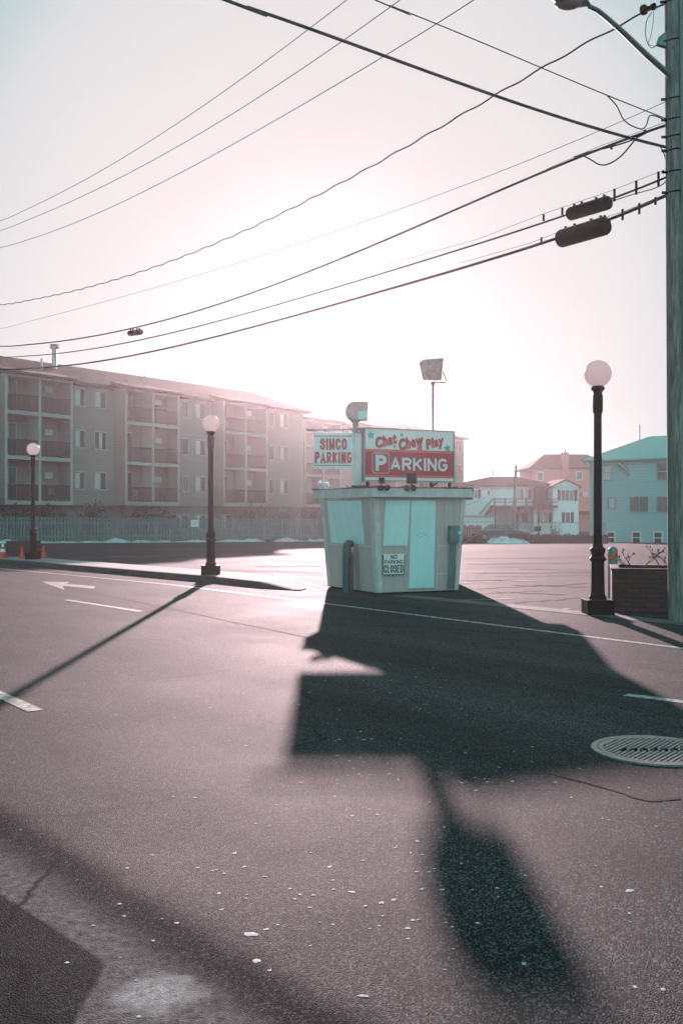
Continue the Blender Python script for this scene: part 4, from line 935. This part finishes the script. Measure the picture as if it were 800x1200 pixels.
bays1 = [(pu(6, -1.2), pu(85.5, -1.2)), (pu(147, -1.2), pu(210.5, -1.2)), (pu(262, -1.2), pu(313.5, -1.2))]
bays1.insert(0, (bays1[0][0] - 11.5, bays1[0][0] - 4.8))
wins1 = []
for fl_ in range(3):
    wins1 += [(88, 98.5, fl_, (0, .5)), (110.5, 123.5, fl_, (.05, .55) if fl_ != 1 else (.4, .7)), (213.5, 219.5, fl_, None), (229, 239.5, fl_, (.05, .5)), (315.5, 319.5, fl_, None), (328, 336.5, fl_, (0, .45))]
r1 = apartment(A1, pu(6, -1.2) - 16, pu(355), 0.0, bays1, hipl=6, hipr=0.3, wins=wins1)
# basement windows below, seen just over the fence
for p0, p1 in ((207.5, 219.5), (229.5, 240), (258.5, 271)): window(A1, pu(p0, .25), pu(p1, .25), .35, 1.35, .25, 2, None, (.1, .4))
def roof_item(root, parent, px, py0, py1, v, z_roof, r, cap):
    u = pu(px, v); h0 = z_roof; X = ap_o.x + ap_d.x * u - .804 * v; Y = ap_o.y + ap_d.y * u + .594 * v; zt = EYE + (600 - py0) * Y / F
    b = MB(); b.lathe([(r, z_roof - .2), (r, zt - (.35 if cap else 0))], (u, v, 0), 12)
    if cap: b.lathe([(r * 1.1, zt - .35), (r * 1.9, zt - .30), (r * 1.9, zt - .22), (r * 1.2, zt - .2), (r * 1.3, zt - .14), (r * 2.0, zt - .12), (r * 1.7, zt - .04), (r * .6, zt)], (u, v, 0), 14)
    b.build('flue' if cap else 'vent_pipe', M['steel'], parent)
roof_item(A1, r1, 64, 403, 430, 3.8, 11.4, .17, True)
for px, py in ((49, 420), (148, 445), (169.5, 440)): roof_item(A1, r1, px, py, 0, 2.6, 11.0, .07, False)
A2 = thing('apartment_block', 'farther apartment wing in the glare behind the kiosk and its signs', 'apartment block', (ap_o.x, ap_o.y, 0), ap_rz)
bays2 = [(pu(357, 3.0), pu(400, 3.0)), (pu(431, 3.0), pu(465, 3.0)), (pu(490, 3.0), pu(524, 3.0))]
wins2 = [(404, 408, f_, None) for f_ in range(3)] + [(414, 421, f_, (0, .4)) for f_ in range(3)] + [(470, 474, f_, None) for f_ in range(3)] + [(532, 539, f_, None) for f_ in range(3)]
r2 = apartment(A2, pu(355, 4.2), pu(543, 4.2), 4.2, bays2, hipl=6, hipr=9, wins=wins2, ridge=12.1)

def tri_roof(b, pts, th=.15):                # pts: eave polygon + ridge points handled by hip_roof
    return b
# teal house at the right
TY0 = 75.0; tA = Vector((18.7, 75.0)); tB = Vector((23.45, 71.5)); tdx = (tB - tA).normalized(); trz = math.atan2(tdx.y, tdx.x)
T = thing('teal_house', 'teal clapboard building with green metal roof beside the wooden pole', 'house', (tA.x, tA.y, 0), trz)
def tu(px, v=0.0):
    c = (px - 400) / F; nrm = Vector((-tdx.y, tdx.x)); A = tA + nrm * v; return (c * A.y - A.x) / (tdx.x - c * tdx.y)
def tz(px, py): u = tu(px); Y = tA.y + tdx.y * u; return EYE + (600 - py) * Y / F
TL = 11.0; zb_ = -1.3; ze_ = tz(691, 541)
MB().box(0, TL, 0, 9, zb_, ze_).build('wall', M['tealwall'], T)
b = MB(); b.box(-.04, .14, -.04, .002, zb_ + .5, ze_); b.build('corner_board', M['trim'], T)
MB().box(.15, TL, -.03, -.002, zb_ + .3, zb_ + .62).build('base_board', M['trim'], T)
b = MB(); hip_roof(b, 0, TL, 0, 9, ze_ + .01, ze_ + 2.05, 3.4, .2, .45, .12); b.build('roof', M['tealroof'], T)
for (x0, x1, y0, y1, pn, hz, cu) in ((707, 716, 545, 563, 2, True, (0, 1)), (769.5, 783, 543, 562, 2, True, None), (712, 720.5, 583.5, 596, 2, False, (.1, .9)), (738, 759, 582.5, 599.5, 2, False, None), (769.5, 784, 582, 600, 2, False, None), (712, 719.5, 624, 635.5, 2, True, None), (741, 749.5, 624, 636, 2, True, None), (766.5, 775, 624, 636.5, 2, True, None)):
    z0 = tz((x0 + x1) / 2, y1); z1 = tz((x0 + x1) / 2, y0); window(T, tu(x0), tu(x1), z0, z1, 0, pn, M['whiteplastic'] if y0 > 600 else M['trim'], cu, hz)
b = MB(); q = [(tu(725), -.15, tz(725, 543)), (tu(731), -.25, tz(731, 547)), (tu(735), -.25, tz(735, 552)), (tu(737), -.15, tz(737, 558))]; b.tube(q, [.16, .16, .08, .05], 10); b.tube([q[1], (q[1][0], 0, q[1][2])], .05, 6); b.build('wall_lamp', M['steel'], T, smooth=True)
b = MB(); b.tube([(tu(747, 4), 4.4, ze_ + 1.8), (tu(747, 4), 4.4, ze_ + 3.0)], .04, 6); b.build('vent_pipe', M['steel'], T)

# white house
HY = 112.0
def hx(px): return (px - 400) * HY / F
def hz(py): return EYE + (600 - py) * HY / F
H1 = thing('white_house', 'white two-storey house with dark shutters and an outside wooden stair', 'house', (hx(608), HY, -1.15))
def hw(b, x0, x1, y0, y1, py0, py1): b.box(hx(x0) - hx(608), hx(x1) - hx(608), y0, y1, hz(py1) + 1.15, hz(py0) + 1.15); return b
hw(MB(), 532, 651, 1.6, 10, 569.5, 640).build('wall', M['whitewall'], H1)
hw(MB(), 646, 676, -.6, 9, 571, 640).build('wall', M['whitewall'], H1)
hw(MB(), 625, 646, .2, 1.6, 594.5, 640).build('wall', M['whitewall'], H1)
b = MB(); hip_roof(b, hx(532) - hx(608), hx(651) - hx(608), 1.6, 10, hz(569.5) + 1.16, hz(558) + 1.3, 5.5, 4.0, .5, .12); b.build('roof', M['redroof'], H1)
x0 = hx(645) - hx(608); x1 = hx(677) - hx(608); xm = (x0 + x1) / 2; z0 = hz(571) + 1.152; z1 = hz(564) + 1.2
MB().add([(x0, -.8, z0), (x1, -.8, z0), (xm, -.8, z1), (x0, 8, z0), (x1, 8, z0), (xm, 8, z1)], [(0, 1, 2), (5, 4, 3), (1, 4, 5, 2), (0, 2, 5, 3), (0, 3, 4, 1)]).build('gable', M['whitewall'], H1)
b = MB(); 
for (a, c) in ((x0 - .2, xm), (x1 + .2, xm)):
    za, zc = z0 - .12, z1 + .0; b.add([(a, -.95, za + .05), (c, -.95, zc + .05), (c, 8, zc + .05), (a, 8, za + .05), (a, -.95, za + .22), (c, -.95, zc + .22), (c, 8, zc + .22), (a, 8, za + .22)], [(0, 1, 5, 4), (4, 5, 6, 7), (0, 3, 2, 1), (3, 7, 6, 2), (0, 4, 7, 3), (1, 2, 6, 5)])
b.build('gable_roof', M['redroof'], H1)
def hwin(px0, px1, py0, py1, v, sh=True, n=1):
    a, c = hx(px0) - hx(608), hx(px1) - hx(608); z0, z1 = hz(py1) + 1.15, hz(py0) + 1.15
    window(H1, a, c, z0, z1, v, n, M['whiteplastic'], rnd.choice((None, (.1, .4))))
    if sh:
        for q0, q1 in ((a - .42, a - .1), (c + .1, c + .42)): MB().box(q0, q1, v - .05, v - .003, z0 - .05, z1 + .05).build('shutter', M['shutter'], H1)
hwin(611.5, 616.5, 600, 612, 1.6); hwin(634, 641.5, 600.5, 612, .2, True, 2); hwin(661, 666, 600.5, 612, -.6); hwin(656, 670, 574.5, 586.5, -.6, True, 3)
hwin(609, 616, 572, 584, 1.6, False, 2); hwin(618, 625, 572, 584, 1.6, False, 2); hwin(556, 561, 574, 583, 1.6); hwin(573, 575.5, 574.5, 580, 1.6, False); hwin(641, 645, 574, 584, 1.6, False, 1)
hw(MB(), 593, 600, 1.5, 1.595, 600, 618).build('door', M['trim'], H1)
hw(MB(), 626, 638, -.1, 1.2, 571, 594).build('privacy_screen', M['farwood'], H1)
dk = MB(); X = lambda p: hx(p) - hx(608); Zp = lambda p: hz(p) + 1.15
dk.box(X(576), X(650), -1.4, 1.59, Zp(595), Zp(592.5))
for py in (584.5, 588): dk.box(X(577), X(650), -1.42, -1.34, Zp(py + 1), Zp(py))
px = 577
while px <= 650: dk.box(X(px) - .06, X(px) + .06, -1.43, -1.33, Zp(594), Zp(583.5)); px += 12.2
for px in (578, 604, 628): dk.box(X(px) - .07, X(px) + .07, -1.4, -1.26, -.05, Zp(595))
dk.build('deck', M['farwood'], H1)
b = MB(); xa, za = X(577), Zp(592.5); xb, zb2 = X(560), Zp(612)
for k in range(12):
    f_ = k / 12; b.box(xa + (xb - xa) * (f_ + 1 / 12), xa + (xb - xa) * f_, -1.35, -.3, za + (zb2 - za) * (f_ + .06), za + (zb2 - za) * (f_ + .06) + .07)
for y_ in (-1.4, -.25):
    for dz in (0, .95): b.hexa([(xb, y_, zb2 - .15 + dz), (xa, y_, za - .15 + dz), (xa, y_ + .06, za - .15 + dz), (xb, y_ + .06, zb2 - .15 + dz), (xb, y_, zb2 + (.12 if dz == 0 else -.05) + dz), (xa, y_, za + (.12 if dz == 0 else -.05) + dz), (xa, y_ + .06, za + (.12 if dz == 0 else -.05) + dz), (xb, y_ + .06, zb2 + (.12 if dz == 0 else -.05) + dz)])
b.build('stair', M['farwood'], H1)
for px in (559.5, 586): 
    b = MB(); b.tube([(X(px), 5, Zp(566)), (X(px), 5, Zp(559 if px < 570 else 548))], .07, 6); b.build('chimney_pipe', M['steel'], H1)
H3 = thing('garage', 'low white flat-roofed garage left of the white house stair', 'garage', (hx(549), 104, -1.15))
MB().box(-1.6, 1.6, 0, 6, 0, 2.2).build('wall', M['whitewall'], H3); MB().box(-1.75, 1.75, -.15, 6.1, 2.202, 2.4).build('roof', M['trim'], H3); MB().box(-1.1, 1.1, -.04, -.003, 0, 1.7).build('door', M['whiteplastic'], H3)

# pink house
QY = 140.0
def qx(px): return (px - 400) * QY / F
def qz(py): return EYE + (600 - py) * QY / F
H2 = thing('pink_house', 'tall salmon pink house with brown hip roof and chimney behind the white house', 'house', (qx(665), QY, -1.15))
xo = qx(665)
MB().box(qx(623) - xo, qx(720) - xo, 0, 10, 0, qz(549.5) + 1.15).build('wall', M['pinkwall'], H2)
b = MB(); hip_roof(b, qx(623) - xo, qx(720) - xo, 0, 10, qz(549.5) + 1.152, qz(533) + 1.5, 3.2, 3.2, .45, .2); r_ = b.build('roof', M['redroof'], H2)
MB().box(qx(658) - xo, qx(665) - xo, -.5, .9, 0, qz(530.5) + 1.15).build('chimney', M['pinkwall'], H2)
for (a, c, y0, y1) in ((629, 635.5, 553.5, 563), (675, 681.5, 553, 562)): window(H2, qx(a) - xo, qx(c) - xo, qz(y1) + 1.15, qz(y0) + 1.15, 0, 1, M['whiteplastic'])
MB().box(qx(681) - xo, qx(687) - xo, -.5, -.003, qz(582) + 1.15, qz(577) + 1.15).build('air_conditioner', M['acwhite'], H2)
MB().box(qx(672) - xo, qx(700) - xo, -1.2, -.003, qz(602) + 1.15, qz(599) + 1.15).build('porch_roof', M['farwood'], H2)
MB().tube([(qx(669.5) - xo, 4, qz(535) + 1.15), (qx(669.5) - xo, 4, qz(524) + 1.15)], .1, 6).build('flue', M['steel'], r_)

# ------------------------------------------------------------------ fences
fa = Vector((-24.5, 55.8)); fb = Vector((1.9, 68.5)); fd = (fb - fa).normalized(); FL = (fb - fa).length
Fz = thing('picket_fence', 'long grey close-boarded fence in front of the apartment block', 'fence', (fa.x, fa.y, 0), math.atan2(fd.y, fd.x))
b = MB(); u = 0; r = random.Random(3)
while u < FL:
    p = fa + fd * u; z = g(p.x, p.y); hh = 1.53 + r.uniform(-.02, .02); wv = .135
    if int(u / 2.4) % 7 != 3 or True:
        b.box(u, u + wv, -.012 + r.uniform(-.006, .006), .012, z + .03, z + hh)
    u += .195
b.build('boards', M['fence'], Fz)
b = MB(); u = 0
while u < FL - .1:
    p = fa + fd * u; q = fa + fd * min(FL, u + 2.4); z = g(p.x, p.y); z2 = g(q.x, q.y); e = min(FL, u + 2.4)
    for h in (.35, 1.15): b.hexa([(u, .014, z + h), (e, .014, z2 + h), (e, .06, z2 + h), (u, .06, z + h), (u, .014, z + h + .09), (e, .014, z2 + h + .09), (e, .06, z2 + h + .09), (u, .06, z + h + .09)])
    u += 2.4
b.build('rails', M['fence'], Fz)
u = 0
while u <= FL: 
    p = fa + fd * u; z = g(p.x, p.y); MB().box(u - .06, u + .06, .062, .16, z, z + 1.6).build('post', M['fence'], Fz); u += 2.4
def fpx(px):
    c = (px - 400) / F; return (c * fa.y - fa.x) / (fd.x - c * fd.y)
u = fpx(228); p = fa + fd * u
ns = thing('notice_sign', 'small pale notice sign fixed to the long grey fence', 'sign', (p.x, p.y, g(p.x, p.y) + .98), math.atan2(fd.y, fd.x))
MB().box(-.24, .24, -.05, -.03, 0, .42).build('sign_panel', M['signaqua'], ns)
b = MB()
for z, w2 in ((.32, .17), (.25, .12), (.17, .18), (.09, .14)): b.box(-w2, w2, -.052, -.05, z, z + .03)
b.build('faded_print', M['teal_metal'], ns)

# snow along the fence, a snow heap farther right
def snow(name, label, pts_fn, kind=None):
    pass
b = MB(); nseg = 120; r = random.Random(11)
rows = 5
for i in range(nseg + 1):
    u = 2.5 + (FL - 6) * i / nseg; p = fa + fd * u; nrm = Vector((fd.y, -fd.x)); wv = .5 + .45 * noise.noise(Vector((u * .5, 0, 3))); hh = max(.0, .12 + .20 * noise.noise(Vector((u * .8, 5, 0))) + .06 * noise.noise(Vector((u * 3, 5, 0))))
    for k in range(rows):
        t = k / (rows - 1); q = p + nrm * (.08 + t * (.25 + max(.1, wv))); b.v.append((q.x, q.y, g(q.x, q.y) - .01 + hh * math.cos(t * math.pi / 2) * (1 + .4 * noise.noise(Vector((q.x * 4, q.y * 4, 0))))))
b.f = [(i * rows + k, i * rows + k + 1, (i + 1) * rows + k + 1, (i + 1) * rows + k) for i in range(nseg) for k in range(rows - 1)]
structure(b.build('snow_bank', M['snow'], smooth=True), 'stuff')
b = MB(); nx_, ny_ = 40, 16
for j in range(ny_ + 1):
    for i in range(nx_ + 1):
        u = i / nx_ * 2 - 1; v = j / ny_ * 2 - 1; rr = u * u + v * v; h = max(0, 1 - rr) ** .6 * (.40 + .28 * noise.noise(Vector((u * 3, v * 2, 1))) + .08 * noise.noise(Vector((u * 9, v * 7, 4))))
        b.v.append((u * 1.35, v * .8, h - .03))
b.f = [(j * (nx_ + 1) + i, j * (nx_ + 1) + i + 1, (j + 1) * (nx_ + 1) + i + 1, (j + 1) * (nx_ + 1) + i) for j in range(ny_) for i in range(nx_)]
o = b.build('snow_heap', M['snow'], smooth=True); o.location = ((595 - 400) * 61.5 / F, 61.5, g(10.3, 61.5)); tag(o, 'heap of dirty snow at the far edge of the lot', 'snow heap')

# chain-link fence and low picket fence at the far side of the lot
def chain(x0, x1, Y):
    t = thing('chain_link_fence', 'thin chain-link fence with slim posts in front of the white house', 'fence', (x0, Y, 0))
    W = x1 - x0; n = int(W / 2.9); za = g(x0, Y); zb_ = g(x1, Y)
    b = MB(); zt = lambda x: za + (zb_ - za) * x / W
    b.tube([(0, 0, za + 1.35), (W, 0, zb_ + 1.35)], .022, 6); b.build('top_rail', M['steel'], t)
    for i in range(n + 1):
        x = W * i / n; MB().tube([(x, 0, zt(x) - .1), (x, 0, zt(x) + 1.38)], .03, 6).build('post', M['steel'], t)
    b = MB(); x = -1.3
    while x < W:
        for s in (0, 1):
            a, c = (x, x + 1.3) if s == 0 else (x + 1.3, x); xa, xb = a, c
            # clip the wire to the fence
            f0 = max(0, min(1, (0 - a) / (c - a))) if c > a else max(0, min(1, (W - a) / (c - a))); f1 = max(0, min(1, (W - a) / (c - a))) if c > a else max(0, min(1, (0 - a) / (c - a)))
            if f1 - f0 < .02: continue
            pa = (a + (c - a) * f0, 0, zt(a) + .04 + 1.3 * f0); pb = (a + (c - a) * f1, 0, zt(a) + .04 + 1.3 * f1); b.tube([pa, pb], .0022, 3)
        x += .12
    b.build('wire_mesh', M['steel'], t)
chain(7.6, 17.4, 66.0)
t = thing('low_wooden_fence', 'low dark brown board fence along the far edge of the lot', 'fence', (10.8, 64.6, 0)); b = MB(); x = 0; r = random.Random(5)
while x < 6.4: z = g(10.8 + x, 64.6); b.box(x, x + .10, 0, .025, z, z + .58 + r.uniform(-.06, .05)); x += .12
b.build('boards', M['farwood'], t); b = MB(); b.box(0, 6.4, .027, .07, g(14, 64.6) + .15, g(14, 64.6) + .22); b.box(0, 6.4, .027, .07, g(14, 64.6) + .40, g(14, 64.6) + .47); b.build('rails', M['farwood'], t)
t = thing('red_board_fence', 'red-brown wooden fence partly hidden by the kiosk right side', 'fence', (7.9, 71.0, 0)); b = MB(); x = 0; zg = g(9, 71)
while x < 1.9: b.box(x, x + .17, 0, .03, zg, zg + 1.15 + r.uniform(-.05, .05)); x += .19
b.build('boards', M['redfence'], t); b = MB()
for h in (.25, .9): b.box(-.05, 1.95, -.04, -.003, zg + h, zg + h + .09)
b.build('rails', M['redfence'], t)
b = MB(); b.box(-.22, .22, -.02, .02, 0, .32); o = b.build('dark_notice', M['black']); o.location = ((629.5 - 400) * 65.9 / F, 65.9, EYE - (622.5 - 600) * 65.9 / F); tag(o, 'small dark rectangular notice hung on the chain-link fence', 'sign')

# brush along the far edge
def leaf_mass(name, label, cat, cx, cy, z, sx, sy, sz, n, m, seed, leaf=.09, grp=None):
    r = random.Random(seed); t = thing(name, label, cat, (cx, cy, z), group=grp); b = MB()
    for _ in range(n):
        a = r.uniform(0, 2 * math.pi); u = r.random() ** .45; ph = math.acos(r.uniform(0, 1)); lump = 1 + .35 * noise.noise(Vector((math.cos(a) * 2, math.sin(a) * 2 + seed, ph * 2)))
        c = Vector((sx * u * math.sin(ph) * math.cos(a) * lump, sy * u * math.sin(ph) * math.sin(a) * lump, sz * u * math.cos(ph) * lump + .05)); q = Vector((r.gauss(0, 1), r.gauss(0, 1), r.gauss(0, 1))).normalized(); e = q.orthogonal().normalized(); f = q.cross(e); l = leaf * r.uniform(.5, 1.3)
        i = len(b.v); b.v += [tuple(c - e * l - f * l * .2), tuple(c + f * l * .5), tuple(c + e * l), tuple(c - f * l * .5)]; b.f.append((i, i + 1, i + 2, i + 3))
    b.build('foliage', m, t); b = MB()
    for _ in range(9):
        a = r.uniform(0, 6.28); k = r.uniform(.3, .95); b.tube([(0, 0, -.05), (sx * k * .4 * math.cos(a), sy * k * .4 * math.sin(a), sz * .5), (sx * k * math.cos(a), sy * k * math.sin(a), sz * r.uniform(.6, 1.05))], [.03, .02, .008], 5)
    b.build('stems', M['twig'], t); return t
def behind(px, v): u = pu(px, v); return ap_o.x + ap_d.x * u - .804 * v, ap_o.y + ap_d.y * u + .594 * v
bl = [(20, 'dark bush below the first balconies at the far left'), (57, 'dark bush behind the fence and the farthest lamp'), (111, 'rounded dark bush between the first two balcony stacks'), (165, 'wide dark bush under the second balcony stack, left half'), (192, 'wide dark bush under the second balcony stack, right half'), (300, 'dark bush under the third balcony stack'), (333, 'dark bush right of the third balcony stack'), (362, 'dark bush behind the fence just left of the kiosk')]
for i, (px, lb) in enumerate(bl):
    x, y = behind(px, -1.6 if px < 340 else 1.0); s = (1.5, 1.5, 1.1, 1.9, 1.9, 1.9, 2.0, 2.4)[i]
    leaf_mass('winter_bush', lb, 'bush', x, y, g(x, y), s, .8, 2.0 + .25 * ((i * 7) % 3) + (.25 if px > 290 else 0), 1600, M['shrub'], 20 + i, .10, 'bushes behind the long fence')
for i, (px, Y, s, h, lb) in enumerate(((636, 68.5, .8, .7, 'scrubby bush at the foot of the white house left part'), (651, 68, .5, 1.3, 'thin upright scrub before the white house middle'), (668, 69, .9, .6, 'low scrub at the right corner of the white house'), (556, 63.5, .9, .55, 'low brush beside the kiosk right side'), (612, 63.6, .9, .42, 'low brown brush behind the snow heap'))):
    x = (px - 400) * Y / F; leaf_mass('scrub', lb, 'scrub', x, Y, g(x, Y), s, .5, h, 420, M['shrub'], 60 + i, .06, 'scrub along the far edge of the lot')

# parked car beyond the chain-link fence
def sedan(x, y, z, rz, label):
    t = thing('parked_car', label, 'car', (x, y, z), rz)
    prof = [(-2.2, .30), (-2.22, .62), (-2.1, .80), (-1.55, .90), (-.95, 1.30), (-.55, 1.40), (.35, 1.40), (.85, 1.18), (1.25, .92), (2.05, .78), (2.22, .60), (2.22, .30)]
    b = MB(); n = len(prof)
    for (yy, k) in ((-.85, 0), (-.88, .0), (.88, .0), (.85, 0)): pass
    def inset(z_): return .86 if z_ < .95 else .86 - (z_ - .95) * .42
    pts = [(px_, -inset(z_), z_) for px_, z_ in prof] + [(px_, inset(z_), z_) for px_, z_ in prof]
    b.add(pts, [tuple(range(n)), tuple(range(2 * n - 1, n - 1, -1))] + [(i, n + i, n + (i + 1) % n, (i + 1) % n) for i in range(n)])
    b.build('body', M['carpaint'], t, bevel=.05)
    for s in (-1, 1):
        b = MB(); b.add([(-1.2, s * .875, .95), (-.85, s * .74, 1.27), (-.15, s * .72, 1.31), (-.15, s * .875, .95)], [(0, 1, 2, 3)] if s > 0 else [(3, 2, 1, 0)]); b.add([(-.08, s * .875, .95), (-.08, s * .72, 1.31), (.38, s * .73, 1.30), (.95, s * .875, .95)], [(0, 1, 2, 3)] if s > 0 else [(3, 2, 1, 0)]); b.build('side_window', M['glass'], t)
    for (wx, s) in ((-1.35, -1), (1.38, -1), (-1.35, 1), (1.38, 1)):
        b = MB(); b.lathe([(.20, -.11), (.31, -.11), (.33, -.06), (.33, .06), (.31, .11), (.20, .11)], (wx, s * .80, .33), 20, Matrix.Rotation(math.radians(90), 3, 'X')); w_ = b.build('wheel', M['tyre'], t, smooth=True)
        b = MB(); b.lathe([(.19, -.125), (.19, .125)], (wx, s * .80, .33), 16, Matrix.Rotation(math.radians(90), 3, 'X')); b.build('rim', M['steel'], w_, smooth=True)
    MB().add([(.42, -.66, 1.392), (.88, -.74, 1.19), (.88, .74, 1.19), (.42, .66, 1.392)], [(0, 1, 2, 3)])
    b = MB(); b.add([(.45, -.62, 1.42), (1.2, -.80, .98), (1.2, .80, .98), (.45, .62, 1.42)], [(0, 1, 2, 3)]); b.build('windscreen', M['glass'], t)
    b = MB(); b.add([(-1.5, .80, .98), (-1.0, .64, 1.32), (-1.0, -.64, 1.32), (-1.5, -.80, .98)], [(3, 2, 1, 0)]); b.build('rear_window', M['glass'], t)
    for s in (-.62, .62): MB().box(2.17, 2.24, s - .17, s + .17, .58, .70).build('headlight', M['whiteplastic'], t)
    return t
sedan((589 - 400) * 78 / F, 78.0, g(12.6, 78) + .02, math.radians(-14), 'dark grey-blue sedan parked beyond the snow heap and wire fence')

# far wooden pole and its wire
fpz = g(17, 96)
fp = thing('utility_pole', 'small leaning wooden utility pole in front of the white house', 'utility pole', ((600 - 400) * 96 / F, 96, -1.0))
MB().tube([(0, 0, 0), (.36, 0, 7.1)], [.17, .12], 10).build('trunk', M['wood'], fp, smooth=True)
MB().box(.1, .6, -.06, .06, 6.5, 6.6).build('crossarm', M['wood'], fp)
def farwire(label, a, c, sag):
    pts = [a.lerp(c, k / 12) + Vector((0, 0, -sag * 4 * (k / 12) * (1 - k / 12))) for k in range(13)]; t = thing('service_wire', label, 'cable', tuple(a), group='thin wires at the far pole'); MB().tube([p - a for p in pts], .012, 4).build('wire', M['cable'], t)
farwire('thin wire from the small far pole down to the kiosk side', Vector((16.7, 96, 5.2)), P(545, 592, 99), .5)
farwire('thin wire from the small far pole to the pink house', Vector((16.8, 96, 5.9)), P(700, 556, 138), .8)
farwire('thin wire from the small far pole towards the apartment block', Vector((16.8, 96, 5.8)), P(530, 560, 112), .4)

# ------------------------------------------------------------------ air
hz_ = MB().box(-602, 602, -62, 702, -3.0, 14.5).build('haze', None)
hm = bpy.data.materials.new('haze_air'); hm.use_nodes = True; t = hm.node_tree
for n_ in list(t.nodes):
    if n_.type == 'BSDF_PRINCIPLED': t.nodes.remove(n_)
pv = t.nodes.new('ShaderNodeVolumePrincipled'); pv.inputs['Density'].default_value = 0.00036; pv.inputs['Anisotropy'].default_value = 0.84; pv.inputs['Color'].default_value = (.97, .90, .905, 1)
t.links.new(pv.outputs['Volume'], t.nodes['Material Output'].inputs['Volume']); hz_.data.materials.append(hm); structure(hz_, 'stuff')
